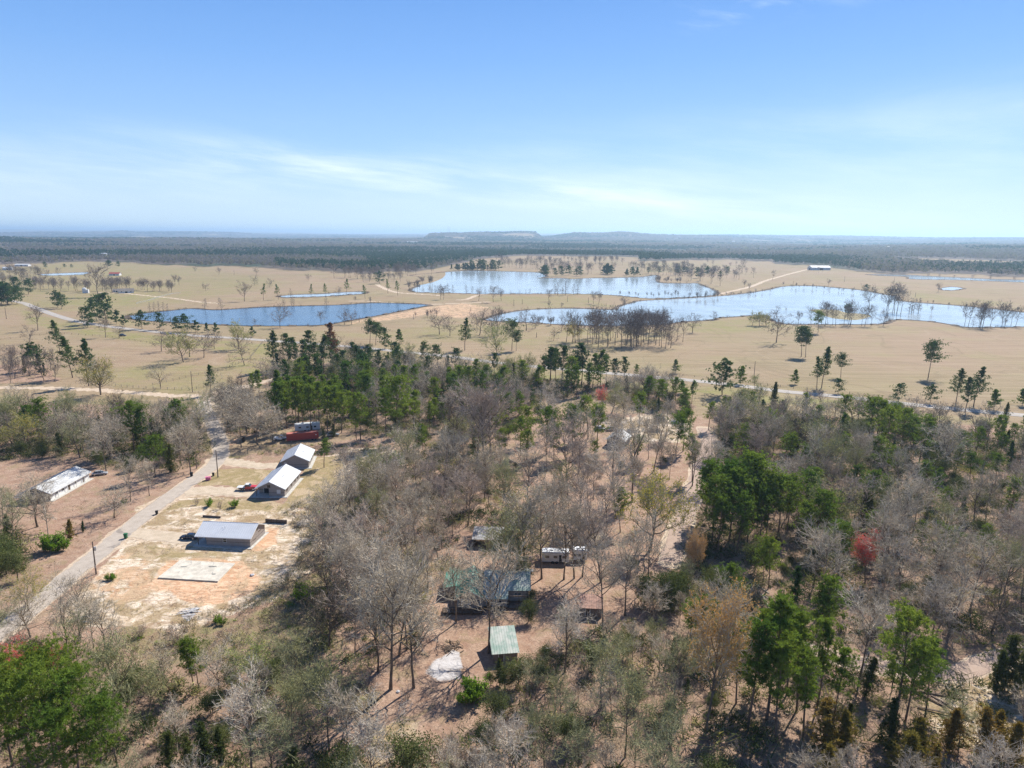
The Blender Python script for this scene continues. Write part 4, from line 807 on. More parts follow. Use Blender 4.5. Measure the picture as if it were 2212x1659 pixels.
byp('pine_round', [(290,975,870),(312,972,885),(393,956,868),(370,950,885),(92,956,868),(60,952,880),(336,1031,947),(308,1010,965,'L'),(914,982,918),(905,985,935),(779,950,852),(859,957,822),(1099,920,852),(1137,1003,932,'L'),(1085,993,930,'L'),(1181,982,885),(1237,985,883),(1270,950,862),(1290,970,880),(1197,1000,920),(1284,997,952,'L'),(1376,1007,943,'L'),(1459,985,900),(1475,975,890),(1381,920,852),(1120,905,850),(1140,960,880,'L'),(1125,985,905),(1042,860,806),(1080,870,815)])
byp('pine_forest', [(1212,835,748),(1187,835,750),(1200,830,755),(1256,836,743),(1297,835,757),(1310,830,768),(1280,838,765),(1325,830,775),(1347,830,772),(1376,822,788),(1246,857,790),(1234,850,770),(1268,850,785),(1290,850,790),(1225,860,800),(1495,1040,940),
   (598,930,828),(620,925,826),(640,930,822),(655,928,834),(672,932,830),(690,925,826),(707,935,838),(722,930,835),(738,935,850),(742,915,830),(760,920,845),(610,905,818),(632,895,812),(665,890,810),(700,895,812),(725,890,815),(770,950,878),(645,915,815),(680,905,815),(712,905,822),
   (625,800,722),(640,805,730),(655,800,735),(668,790,715),(680,800,740),(700,810,725),(645,850,775),(665,840,770),(620,845,778),(690,840,765),(560,862,800),(548,860,806)])
byp('pine_round', [(1541,1137,1005),(1598,1153,985),(1575,1170,1018),(1538,1172,1040),(1560,1150,1000),(1625,1145,1000),(1655,1160,1028),(1681,1156,1030),(1731,1135,1022),(1758,1190,1065),(1741,1200,1092),(1615,1180,1080),(1590,1200,1075),(1550,1195,1080),(1700,1150,1035),(1780,1180,1085),(1640,1175,1060),(1525,1120,1020)])
byp('pine_round', [(1875,955,863),(1890,962,870),(1945,975,885),(1921,960,880),(1960,985,905),(2105,990,927),(2085,1000,952),(2095,1035,980),(2120,1040,1000),(2065,1020,965),(2160,985,940)])
byp('pine_round', [(1575,1315,1219),(1515,1405,1288),(1490,1390,1300),(1648,1262,1180),(1660,1270,1165),(1788,1410,1261),(1770,1415,1290),(1931,1569,1340),(1955,1560,1390)], .95)
byp('pine_forest', [(1615,1577,1338),(1655,1560,1300),(1675,1600,1380),(1640,1480,1310),(1721,1534,1330),(1765,1527,1345),(1700,1500,1330),(1590,1520,1350),(2001,1531,1386),(1735,1590,1400),(1800,1560,1400)], 1.0)
byp('pine_umbrella', [(28,1654,1445,'L'),(118,1640,1425,'L'),(75,1720,1480,'L'),(-30,1640,1450)], .85); byp('pine_round', [(175,1690,1470,'L'),(225,1720,1510,'L'),(150,1740,1530)], 1.0)
byp('pine_round', [(1915,985,885),(1985,1000,905),(1900,1030,950),(2070,980,930),(1815,1010,940),(2150,1040,985),(2190,960,918),(2000,1060,1000),(1845,1075,1010),(2030,1130,1060),(2180,1120,1040),(1700,1010,940),(1600,985,920),(2120,1210,1140),(1990,1200,1130)], 1.1)
byp('pine_forest', [(940,880,815),(985,870,805),(1000,900,840),(870,850,790),(1130,840,780),(1085,850,790),(1160,850,790),(1030,930,870),(960,930,870),(1430,880,820),(1400,875,815),(1480,900,840),(1530,930,870),(1340,1150,1060),(700,1010,950)], 1.3)
byp('evergreen', [(935,905,860),(1060,905,855),(1170,905,860),(890,885,840),(990,945,905),(1240,900,862),(1420,925,885),(820,870,830),(1100,945,905),(1570,960,915),(1620,985,935),(1690,960,915),(1780,960,915),(1840,985,940),(2010,1010,965),(2140,1000,960),(2060,1090,1035),(1960,1120,1065),(1800,1100,1050),(1920,1190,1130)], 1.2)
byp('pine_round', [(418,1480,1383,'L'),(430,1490,1400)])
byp('cedar', [(1671,876.7,824),(2171,906.7,868),(152,1166,1122,'U'),(180,1149,1125),(450,1672,1555),(480,1655,1570),(365,1672,1575),(405,1665,1590),(560,1560,1515,'U'),(585,1570,1525,'U'),(1728,960,898),(1712,955,905),(1955,1075,1030),(1865,1140,1055),(1880,1145,1075),(1785,1630,1518,'U'),(1825,1622,1535,'U'),(1945,1690,1568,'U'),(1975,1680,1560,'U'),(2015,1670,1605,'U'),(2050,1622,1525,'U'),(2125,1640,1528,'U'),(2155,1620,1535,'U'),(2180,1665,1560,'U'),(2170,1490,1375),(2190,1500,1385),(2150,1500,1400),(1868,1505,1413),(1790,1690,1610,'U'),(1830,1585,1520),(955,965,925),(970,840,790),(1110,825,782),(1085,830,790),(950,830,790),(830,845,800),(720,945,915),(700,950,925),(1143,1120,1075),(1080,1480,1420),(1120,1455,1420)])
byp('evergreen', [(565,932,905),(708,930,900),(215,1010,960),(15,1240,1150),(-10,1260,1165),(40,1255,1180),(2,1220,1130),(1140,1345,1290),(1410,1305,1215),(1440,1320,1230),(1460,1300,1220),(500,1490,1430),(1120,1480,1400),(1090,1490,1430),(1160,1470,1410),(1060,1480,1445),(650,1290,1250),(460,1540,1475),(1145,1300,1265)])
byp('leafy_shrub', [(117,1191,1152),(135,1187,1155),(98,1189,1162),(506,1096,1080),(452,1094,1078,),(245,1252,1244),(235,1253,1246),(1025,1510,1460),(1010,1520,1480),(480,1350,1335),(470,1345,1336),(268,1088,1080),(850,1010,975),(838,1012,985),(655,1300,1265)])
byp('shrub', [(425,1090,1075),(476,1100,1082),(1055,1185,1160),(1075,1180,1155),(305,1375,1345),(370,1368,1345),(850,1640,1600),(960,1655,1590),(920,1640,1600),(1000,1660,1600),(880,1510,1480),(790,1480,1450),(380,1390,1360),(402,1400,1375)])

# circles kept clear of random trees (buildings, cars, the big yard)
KEEP = [(P(u, v)[:2], r) for u, v, r in ((1000,1300,9),(1060,1300,9),(1115,1300,9),(1085,1400,6),(1000,1400,9),(960,1450,9),(1020,1350,8),(1190,1195,8),(1250,1200,6),(1050,1165,7),(1278,1310,6),(1330,950,7),(1322,928,6),(110,1060,13),(165,1035,12),(60,1075,10),(655,940,12),(690,950,8),(625,945,8),(655,925,9),(600,950,6),(520,965,3),(1100,1240,7),(1142,1235,5),(1040,1440,6),(900,1540,10),(860,1580,8))]
ZONES = {
 'leftwood': (6.0, 11, 16, [('forest', 3, ''), ('oak', 3, ''), ('forest', 2, 'M'), ('oak', 1.2, 'O'), ('budforest', 1.2, ''), ('evergreen', 3, ''), ('cedar', 2, ''), ('vase', 1.4, 'D')]),
 'lavender': (9.0, 12, 16, [('vase', 3, 'M'), ('vase', 2, ''), ('oak', 1, 'M'), ('cedar', .4, '')]),
 'leftedge': (6.0, 7, 12, [('evergreen', 2, ''), ('cedar', 1, ''), ('forest', 2, 'O'), ('oak', 1, '')]),
 'oaks': (7.5, 13, 17, [('oak', 3, 'D'), ('oak', 2, ''), ('vase', 1, 'D')]),
 'pinegrove': (8.0, 14, 19, [('pine_forest', 3, ''), ('evergreen', 1, ''), ('forest', 1, ''), ('cedar', .6, '')]),
 'midwood': (6.2, 10, 16, [('oak', 3, ''), ('forest', 2, ''), ('oak', 2, 'M'), ('evergreen', 3.6, ''), ('cedar', 2.8, 'K'), ('pine_forest', .8, 'K'), ('budoak', .9, 'P'), ('forest', 1, 'O'), ('pine_round', 2.6, ''), ('pine_forest', 2.2, '')]),
 'openwood': (8.6, 10, 17, [('slim', 3, ''), ('forest', 3.5, ''), ('forest', 1.5, 'M'), ('forest', 1, 'S'), ('budforest', .5, ''), ('shrub', 1.0, '')]),
 'centrewood': (6.8, 10, 16, [('forest', 4, ''), ('forest', 2, 'M'), ('slim', 2, ''), ('forest', 1.5, 'S'), ('budforest', 1.4, ''), ('oak', 1, 'D'), ('cedar', .5, ''), ('shrub', 1, '')]),
 'bottomleft': (5.6, 7, 13, [('forest', 3, 'S'), ('oak', 1.5, ''), ('slim', 1.5, ''), ('forest', 1.4, 'O'), ('evergreen', 2.6, ''), ('budforest', 2, ''), ('cedar', .8, ''), ('shrub', 1.5, ''), ('budoak', .4, 'P')]),
 'bottommid': (5.0, 6, 12, [('forest', 3, 'S'), ('forest', 2, 'O'), ('slim', 2, ''), ('forest', 2, ''), ('evergreen', 2.0, ''), ('budforest', 2, ''), ('shrub', 2.5, ''), ('cedar', .4, '')]),
 'rightwood': (6.2, 10, 16, [('forest', 4, ''), ('oak', 1.6, ''), ('forest', 2.4, 'M'), ('forest', 1.2, 'S'), ('budforest', 1.0, ''), ('evergreen', 4.0, ''), ('cedar', 3.0, 'K'), ('budoak', .8, 'P'), ('oak', 1.5, 'D'), ('vase', 1, 'O'), ('slim', 1, ''), ('pine_forest', 1.3, ''), ('pine_round', .9, '')]),
 'bottomright': (6.0, 7, 14, [('forest', 3, ''), ('slim', 2, ''), ('forest', 1.6, 'S'), ('forest', 1, 'M'), ('cedar', 1.3, ''), ('cedar', .8, 'U'), ('shrub', 2, ''), ('pine_forest', .5, ''), ('evergreen', .5, '')]),
}
CLEARP = [GP(p) for p in ([(290,1086),(420,1056),(560,1078),(650,1082),(690,1150),(690,1215),(630,1270),(550,1320),(470,1345),(380,1376),(240,1372),(130,1345),(150,1290),(240,1200),(265,1150)],
   [(690,985),(760,968),(850,955),(880,990),(800,1030),(730,1075),(660,1060),(655,1000)], [(470,1345),(560,1330),(640,1270),(700,1215),(640,1090),(680,1070),(740,1050),(730,1150),(680,1290),(640,1400),(540,1420),(380,1390)],
   [(1010,1500),(880,1510),(830,1580),(880,1650),(1000,1560)], [(920,1330),(1060,1320),(1150,1310),(1050,1430),(1040,1470),(920,1500),(900,1440)], [(1060,1190),(1160,1185),(1170,1260),(1060,1250)],
   [(2020,1450),(2180,1430),(2200,1600),(2050,1600),(1990,1520)], [(1340,895),(1440,885),(1500,900),(1480,945),(1360,940)])]
def grid_near(pts, cell=6.0):
    g = {}
    for i, (x, y) in enumerate(pts): g.setdefault((int(x//cell), int(y//cell)), []).append((x, y))
    return g
# crowns that the photograph shows clear: nothing random may stand right in front of them
PBOX = []
for s in SPOTS:
    if s['hand'] and (s['kind'].startswith('pine') or s['var'] in tuple('RAY') and s['var']) and math.hypot(s['x'], s['y']) < 420:
        u0, vb = px((s['x'], s['y'], s['H']*.35)); _, vt = px((s['x'], s['y'], s['H'])); hw = .26*s['H']*FPX/math.hypot(s['x'], s['y']); PBOX.append((u0-hw, u0+hw, vt, vb, math.hypot(s['x'], s['y'])))
for u0, u1, v0, v1, Rm in ((960,1145,1265,1325,128),(1060,1125,1375,1430,122),(1020,1085,1148,1180,180),(1255,1300,1285,1330,135),(1305,1345,935,965,250),(610,700,915,950,262),(1455,1530,990,1150,180),(2040,2110,1430,1475,118)): PBOX.append((u0, u1, v0, v1, Rm))
def blocks(x, y, H):
    R = math.hypot(x, y); u, vt = px((x, y, H)); _, vb = px((x, y, H*.3)); w = .17*H*FPX/R
    for a0, a1, b0, b1, Rm in PBOX:
        if R < Rm-2 and u+w*.6 > a0 and u-w*.6 < a1 and vt < b1-2 and vb > b0: return True
    return False
occ = grid_near([(s['x'], s['y']) for s in SPOTS])
def clear(x, y, r):
    cx_, cy_ = int(x//6), int(y//6); k = int(r//6)+1
    for i in range(-k, k+1):
        for j in range(-k, k+1):
            for (a, b) in occ.get((cx_+i, cy_+j), ()):
                if (a-x)**2+(b-y)**2 < r*r: return False
    return True
rz = np.random.RandomState(4)
for zn, (sp, h0, h1, mix) in ZONES.items():
    g = GPOLY[zn]; lo = g.min(0); hi = g.max(0); w = np.array([m[1] for m in mix]); w = w/w.sum()
    n = int((hi[0]-lo[0])*(hi[1]-lo[1])/(sp*sp)*2.2); cand = rz.uniform(lo, hi, (n, 2)); ok = inside(cand, g)
    for c in CLEARP: ok &= ~inside(cand, c)
    for k, (ln, wd) in RLINE.items(): ok &= edge_dist(cand, ln, False) > wd*.5+2.0
    for c, r in KEEP: ok &= ((cand-c)**2).sum(1) > r*r
    for (x, y) in cand[ok]:
        u_, v_ = px((x, y, 8.0))
        if y < 78 or u_ < -230 or u_ > 2520: continue
        if not clear(x, y, sp*.78): continue
        kd, _, vr = mix[rz.choice(len(mix), p=w)]; H = rz.uniform(h0, h1)
        R_ = math.hypot(x, y)
        if R_ > 300 and kd in ('forest', 'oak', 'vase', 'budforest', 'budoak', 'slim'): H *= .82
        if kd == 'cedar': H *= rz.uniform(.45, .8)
        if kd == 'evergreen': H = rz.uniform(4.0, 10.5)
        if kd == 'shrub': H = rz.uniform(1.8, 3.8)
        if kd == 'slim': H *= .85
        if blocks(x, y, H):
            if rz.rand() < .8: H *= .4; kd, vr = ('shrub', '') if rz.rand() < .5 else ('evergreen', ''); H = min(H, 3.5) if kd == 'shrub' else min(H, 5)
            if blocks(x, y, H): continue
        occ.setdefault((int(x//6), int(y//6)), []).append((x, y)); spot(kd, x, y, H, vr)
print('spots', len(SPOTS))
# which trees stay individuals: everything placed by hand and the nearest of the random bare ones
NAMEOF = lambda s: ('oak_tree' if s['kind'] in ('oak', 'vase', 'far_oak', 'far_vase') else KIND[s['kind']][0])
cnt = {}
for s in sorted(SPOTS, key=lambda s: math.hypot(s['x'], s['y'])/s['H']):
    c = NAMEOF(s); cnt[c] = cnt.get(c, 0)+1; s['mass'] = cnt[c] > {'evergreen_tree': 180, 'cedar_tree': 200, 'shrub': 120}.get(c, 290)
# ---- labels: what it looks like, and its rank among its like beside a landmark one can find
LMK = [(502,1160,'the lowest brick house'),(600,1050,'the flatbed truck'),(640,990,'the furthest brick house'),(430,1235,'the bare concrete slab'),
 (655,945,'the red container'),(110,1060,'the long white-roofed house'),(1070,1300,'the green-roofed house'),(1090,1400,'the green-roofed shed'),(1200,1195,'the white trailer home'),(1278,1312,'the small brown shed'),
 (1330,950,'the grey cabin in the woods'),(1500,1050,'the paved woodland lane'),(440,850,'the dirt junction'),(208,1240,'the nearest utility pole'),(980,1445,'the ash-white patch'),
 (2070,1455,'the gravel lane at lower right'),(700,700,'the deep blue pond'),(1130,600,'the upper lake'),(1750,650,'the right-hand lake'),(1800,680,'the grassy island'),(1340,735,'the bare grove by the lake'),(185,627,'the white tank shed'),(263,622,'the pasture farmhouse'),
 (1762,577,'the big pale barn'),(100,665,'the highway bend at left'),(400,722,'the highway below the pond'),(1475,820,'the highway at the tan field'),(1961,873,'the highway at far right'),(245,590,'the red-roofed barn'),(1180,980,'the pines in the middle wood'),
 (1650,1100,'the pine clump by the lane'),(1700,1430,'the tall pines at lower right'),(1900,1000,'the pines of the right-hand wood'),(1868,1250,'the red maple at right'),(1301,877,'the red maple by the cabin'),(80,1550,'the bottom left pines'),(1525,1500,'the orange budding tree'),
 (380,1560,'the cedars near the bottom left'),(1870,1620,'the rusty bottom right cedars'),(750,1300,'the pinkish brush slope'),(780,1620,'the bottom clearing'),(1250,1600,'the bottom centre brush'),(1100,830,'the cedars in the middle wood'),(640,880,'the dense pine grove'),(190,910,'the left-hand wood'),(2150,1200,'the far right thicket'),(2100,700,'the right end of the lake'),(1600,590,'the scattered hillside trees')]
LMG = [(P(u, v)[:2], n) for u, v, n in LMK]
ORD = lambda n: {1: 'nearest', 2: 'second nearest', 3: 'third nearest', 4: 'fourth nearest', 5: 'fifth nearest', 6: 'sixth nearest', 7: 'seventh nearest', 8: 'eighth nearest', 9: 'ninth nearest', 10: 'tenth nearest'}.get(n, '%dth nearest' % n if n % 10 not in (1, 2, 3) or n in (11, 12, 13) else '%d%s nearest' % (n, {1: 'st', 2: 'nd', 3: 'rd'}[n % 10]))
def landmark(x, y):
    R = math.hypot(x, y); best = min(LMG, key=lambda l: math.hypot(l[0][0]-x, l[0][1]-y)/(20+.2*math.hypot(*l[0])))
    dx, dy = x-best[0][0], y-best[0][1]; dy /= 2.2; d = math.hypot(dx, dy)
    rel = ('right of' if dx > 0 else 'left of') if abs(dx) > abs(dy) else ('behind' if dy > 0 else 'in front of')
    return best[1], rel, d
buck = {}
for s in SPOTS:
    if s['mass']: continue
    lm, rel, d = landmark(s['x'], s['y']); lk = KIND[s['kind']][2]; v = s['var']
    if v:
        w = VAR[v][2]
        if s['kind'] in ('forest', 'far_forest'): lk = 'tall bare %s tree' % (w if w in ('silvery', 'dark') else w+'-grey' if w == 'mauve' else 'olive-grey')
        elif s['kind'] in ('budoak', 'budvase', 'budforest', 'far_bud'): lk = {'budoak': 'wide tree', 'budvase': 'fan-shaped tree', 'budforest': 'slim tree', 'far_bud': 'spreading tree'}[s['kind']]+' in %s bud' % w
        else: lk = w+' '+lk.replace('round-headed green', 'round-headed').replace('dark olive cedar', 'cedar').replace('dark ', '')
    if s['kind'] not in ('shrub', 'leafy_shrub'): lk = lk if not lk.startswith('tall') else lk
    s['lk'] = lk; buck.setdefault((lk, lm, rel), []).append((d, s))
for (lk, lm, rel), L in buck.items():
    L.sort(key=lambda e: e[0])
    for i, (d, s) in enumerate(L):
        # rel 'left of' -> counted outward from the landmark
        if len(L) == 1: s['label'] = '%s %s %s' % (lk, rel, lm)
        else: s['label'] = '%s %s, %s' % (lk, rel, lm) if False else '%s %s %s, %s' % (lk, rel, lm, ORD(i+1))
GRP = {'oak_tree': 'bare spreading oaks and lone pasture trees', 'bare_tree': 'bare trees of the woods and pastures', 'pine_tree': 'pine trees', 'cedar_tree': 'cedars', 'budding_tree': 'trees coming into bud', 'evergreen_tree': 'broad-leaved evergreens in the woods', 'shrub': 'shrubs in the clearings', 'cypress_tree': 'leafless cypresses at the water', 'dead_tree': 'dead trees'}
rt = np.random.RandomState(9)
mass = {}
for s in SPOTS:
    H = s['H']; kd = s['kind']; R = math.hypot(s['x'], s['y'])
    pk = kd
    if s['mass'] or R > 380:
        pk = {'forest': 'far_forest', 'oak': 'far_oak', 'vase': 'far_vase', 'slim': 'far_forest', 'cedar': 'far_cedar'}.get(kd, kd)
    pr = PRO[pk][rt.randint(len(PRO[pk]))]; parts, H0, mats = pr; sc = H/H0; rzv = rt.uniform(0, 6.28); wd = s['wide']*rt.uniform(.92, 1.1)
    z = float(terrain(s['x'], s['y'])); va = VAR.get(s['var'], (None, None, ''))
    if s['mass']:
        mass.setdefault(NAMEOF(s), []).append((parts, sc, rzv, wd, s['x'], s['y'], z, mats, va)); continue
    nm, cat, _ = KIND[kd]; nm = NAMEOF(s); cat = 'oak tree' if nm == 'oak_tree' else cat; o = empty(nm, (s['x'], s['y'], z), rzv, (sc*wd, sc*wd, sc)); tag(o, s['label'], cat, GRP[nm])
    for pn, (_, _, me) in parts.items():
        c = link(pn, me, o); m = None
        if pn == 'crown' and va[0]: m = va[0]
        if pn == 'crown' and R > 430 and nm in ('oak_tree', 'bare_tree', 'cypress_tree'): m = 'twigs_far'
        if pn == 'foliage' and va[1]: m = va[1]
        if pn == 'crown' and nm == 'pine_tree' and R > 372 and not m: m = 'needles_dark'
        if m: c.material_slots[0].link = 'OBJECT'; c.material_slots[0].material = M[m]
MASSN = {'oak_tree': 'oak_woods', 'bare_tree': 'bare_woods', 'cedar_tree': 'cedar_thicket', 'evergreen_tree': 'evergreen_thicket', 'budding_tree': 'budding_woods', 'pine_tree': 'pine_woods', 'shrub': 'brushwood'}
for nm, L in mass.items():
    nm_ = nm
    Vs, Ts, Ms = [], [], []; mats = []; off = 0
    for parts, sc, rzv, wd, x, y, z, mt, va in L:
        c, s_ = math.cos(rzv), math.sin(rzv); Rm = np.array([[c, -s_, 0], [s_, c, 0], [0, 0, 1]])
        for k, pn in enumerate(('trunk', 'crown', 'foliage')):
            if pn not in parts: continue
            V, T, _ = parts[pn]; mn = mt[k]
            if pn == 'crown' and va[0]: mn = va[0]
            if pn == 'crown' and math.hypot(x, y) > 430 and nm_ in ('oak_tree', 'bare_tree'): mn = 'twigs_far'
            if pn == 'foliage' and va[1]: mn = va[1]
            if mn not in mats: mats.append(mn)
            Vs.append((V*np.array([sc*wd, sc*wd, sc]))@Rm.T+np.array([x, y, z])); Ts.append(T+off); off += len(V); Ms.append(np.full(len(T), mats.index(mn)))
    o = link(MASSN[nm], np_mesh(MASSN[nm], np.concatenate(Vs), np.concatenate(Ts), [M[m] for m in mats], np.concatenate(Ms)))
    tag(o, {'oak_tree': 'mass of bare spreading oaks filling the woods', 'bare_tree': 'mass of bare grey trees filling the back of the woods', 'cedar_tree': 'mass of dark cedars deep in the woods', 'evergreen_tree': 'mass of dark evergreens deep in the woods', 'budding_tree': 'mass of budding trees deep in the woods', 'shrub': 'mass of low brushwood in the woods'}.get(nm, 'mass of pines deep in the woods'), 'woods', kind='stuff')
print('mass', {k: len(v) for k, v in mass.items()}, 'individual', sum(not s['mass'] for s in SPOTS))

# ------------------------------------------------------------------ undergrowth (nobody could count it)
def scatter_poly(polys, dens, rng, excl=True, ymax=420):
    out = []
    for g in polys:
        lo = g.min(0); hi = g.max(0); n = int((hi[0]-lo[0])*(hi[1]-lo[1])*dens); c = rng.uniform(lo, hi, (n, 2)); c = c[inside(c, g)]; c = c[(c[:, 1] > 76) & (c[:, 1] < ymax)]
        c = c[np.abs(c[:, 0]) < c[:, 1]*.86+18]
        if excl:
            for k, (ln, wd) in RLINE.items():
                if k != 'highway' or True: c = c[edge_dist(c, ln, False) > wd*.5+1.0]
            for q, r in KEEP: c = c[((c-q)**2).sum(1) > (r*.8)**2]
        out.append(c)
    return np.concatenate(out)
def undergrowth(name, pts, hr, n, w, mats, rng, flat=.5, label=None):
    H = rng.uniform(*hr, len(pts))*(.6+.8*rng.rand(len(pts))**2); C = np.repeat(np.c_[pts, np.zeros(len(pts))], n, 0); Hn = np.repeat(H, n)
    off = rng.normal(size=(len(C), 3))*np.array([.45, .45, 0])*Hn[:, None]; D = rng.normal(size=C.shape)*np.array([flat, flat, .25])+np.array([0, 0, .8]); D /= np.linalg.norm(D, axis=1)[:, None]
    base = C+off; base[:, 2] = Hn*rng.uniform(-.05, .55, len(C))
    r = rng.normal(size=C.shape); sd = np.cross(D, r); sd /= np.linalg.norm(sd, axis=1)[:, None]; W = (w*rng.uniform(.6, 1.4, len(C)))[:, None]
    V = np.stack([base-sd*W, base+sd*W, base+D*(Hn*rng.uniform(.35, .8, len(C)))[:, None]], 1).reshape(-1, 3)
    mi = np.repeat(rng.choice(len(mats), len(pts), p=[1/len(mats)]*len(mats)), n)
    o = link(name, np_mesh(name, V, np.arange(len(V)).reshape(-1, 3), [M[m] for m in mats], mi)); tag(o, label, 'undergrowth', kind='stuff')
ru = np.random.RandomState(12)
FP = [GPOLY[k] for k in FOREST if k not in ('openwood', 'lavender')]
p_ = scatter_poly(FP, .11, ru); undergrowth('undergrowth', p_, (.8, 2.8), 30, .034, ('twigs_grey', 'twigs_mauve', 'twigs_olive', 'twigs_dark'), ru, label='tangled leafless undergrowth covering the forest floor')
p_ = scatter_poly(FP, .075, ru); undergrowth('green_undergrowth', p_, (.9, 3.6), 60, .08, ('holly_leaf', 'cedar_leaf', 'holly_leaf', 'buds_olive'), ru, 1.0, label='low green understorey bushes through the woods')
BR = [GP([(470,1345),(560,1330),(640,1270),(700,1215),(700,1130),(640,1090),(680,1070),(800,1010),(830,1050),(730,1150),(700,1290),(700,1430),(820,1500),(800,1560),(640,1500),(520,1450),(240,1400),(240,1365),(380,1380)]), GP([(1010,1500),(860,1520),(830,1660),(1000,1660)]), GP([(560,965),(700,960),(840,960),(840,975),(700,985),(560,985)])]
p_ = scatter_poly(BR, .55, ru); undergrowth('brush', p_, (.6, 1.9), 26, .035, ('twigs_mauve', 'twigs_olive', 'twigs_grey', 'twigs_dark'), ru, label='dry brush and brambles on the slope below the houses')
p_ = scatter_poly(BR, .10, ru); undergrowth('green_brush', p_, (.5, 1.3), 40, .055, ('bright_leaf', 'holly_leaf', 'buds_olive'), ru, 1.0, label='green weeds and bushes on the brushy slope')
EDG = GP([(470,1345),(560,1320),(640,1270),(700,1215),(690,1150),(640,1090),(610,1110),(650,1160),(640,1220),(560,1290),(450,1325),(330,1360),(380,1375)])
p_ = scatter_poly([EDG], .8, ru); undergrowth('brambles', p_, (.6, 2.0), 26, .035, ('twigs_mauve', 'twigs_olive', 'holly_leaf', 'twigs_dark'), ru, label='brambles and saplings closing in on the right edge of the sandy lot')
CLR = [GP([(290,1096),(420,1066),(560,1085),(650,1090),(690,1150),(700,1215),(640,1270),(560,1320),(470,1345),(380,1372),(240,1352),(130,1345),(150,1290),(240,1200),(265,1150)]), GP([(-60,1290),(60,1270),(180,1180),(300,1080),(400,1030),(300,1040),(60,1130),(-60,1200)])]
SL = GP([(335,1200),(530,1205),(490,1270),(330,1262)]); HS = GP([(420,1120),(600,1115),(590,1185),(420,1190)]); HS2 = GP([(540,1010),(665,1000),(650,1085),(540,1085)])
p_ = scatter_poly(CLR, .42, ru); p_ = p_[(np.sin(p_[:, 0]/2.3+p_[:, 1]/3.1)+np.sin(p_[:, 0]/5.1-p_[:, 1]/2.7)+ru.normal(size=len(p_))*.5) > 0]; p_ = p_[~inside(p_, SL) & ~inside(p_, HS) & ~inside(p_, HS2)]; undergrowth('dead_grass', p_, (.25, .7), 14, .03, ('twigs_olive', 'twigs_mauve', 'twigs_dark'), ru, .9, label='dead grass tufts and weeds on the eroded sandy lot')

# ------------------------------------------------------------------ the far woods
def far_woods():
    rng = np.random.RandomState(21); Vs = []; cols = []
    def canopy(n):
        return None
    R0 = 1250.; total = []
    r = R0
    while r < 17000:
        sp = .0052*r if r < 4000 else .0068*r; dr = sp*.8; n = int(1.28*r/sp); a = rng.uniform(-.66, .66, n); rr = r+rng.uniform(0, dr, n)
        total.append(np.stack([a, rr, np.full(n, sp)], -1)); r += dr
    A = np.concatenate(total); A = A[A[:, 1] > edge_radius(A[:, 0])+rng.uniform(0, 14, len(A))]
    x = A[:, 1]*np.sin(A[:, 0]); y = A[:, 1]*np.cos(A[:, 0]); s = A[:, 2]; z = terrain(x, y)
    # no trees on far clearings
    pine = (np.sin(x/520+1.2)+np.sin(y/330+x/800+.3)+.7*np.sin(x/190-y/150)+rng.normal(size=len(x))*.35) > .72
    gap = far_clear(x, y, A[:, 1], A[:, 0]) > .5; k = ~gap; x, y, s, z, pine, R = x[k], y[k], s[k], z[k], pine[k], A[k, 1]
    azz = np.arctan2(x, y); er = edge_radius(azz); belt = ((R < er+300) & (R > er+30) & (azz > -.32) & (azz < -.06)) | ((R < er+900) & (R > er+160) & (azz > -.20) & (azz < .17)) | ((R > 2300) & (R < 2750) & (azz < -.2)) | ((R < er+120) & (azz > .33) & (azz < .45)); pine = pine | (belt & (rng.rand(len(x)) < .75))
    H = rng.uniform(10, 18, len(x))*np.where(pine, 1.12, .95); n = len(x); w = np.clip(s*.72, 7, 90)
    # each crown: leafy facets thrown through an egg-shaped volume, so it keeps a rough outline
    m = 13; th = rng.uniform(0, 6.283, (n, m)); ph = rng.uniform(-.35, 1.0, (n, m)); rad = np.sqrt(1-ph.clip(-1, 1)**2)*rng.uniform(.5, 1.0, (n, m))
    top = H[:, None]; cz = z[:, None]+top*(.58+.42*ph*rng.uniform(.8, 1.1, (n, m))); cx_ = x[:, None]+np.cos(th)*rad*w[:, None]*.5; cy_ = y[:, None]+np.sin(th)*rad*w[:, None]*.5
    c = np.stack([cx_, cy_, cz], -1); q = (w*.34)[:, None, None]; a1 = rng.normal(size=(n, m, 3)); a1 /= np.linalg.norm(a1, axis=-1, keepdims=True); b1 = np.cross(a1, rng.normal(size=(n, m, 3))); b1 /= np.linalg.norm(b1, axis=-1, keepdims=True)
    hh = np.minimum(q, (H*.30)[:, None, None]); a1 = a1*q; b1 = b1*q; a1[..., 2] = a1[..., 2]/q[..., 0]*hh[..., 0]; b1[..., 2] = b1[..., 2]/q[..., 0]*hh[..., 0]
    V = np.stack([c-a1*.6-b1*.4, c+b1*.8, c+a1*.6-b1*.4], 2).reshape(-1, 3)
    mi = np.repeat(np.where(pine, 0, np.where(rng.rand(n) < .82, 1, 2)), m)
    tree_mat('far_pines', (.026, .062, .045), (.05, .095, .058), trans=.3, var=.3); tree_mat('far_bare', (.17, .155, .165), (.28, .25, .25), trans=.3, var=.3); tree_mat('far_olive', (.14, .15, .09), (.22, .21, .13), trans=.3, var=.3)
    o = link('far_woods', np_mesh('far_woods', V, np.arange(len(V)).reshape(-1, 3), [M['far_pines'], M['far_bare'], M['far_olive']], mi)); tag(o, 'mixed pine and bare woods stretching to the horizon', 'woods', kind='stuff'); print('far crowns', n)
far_woods()
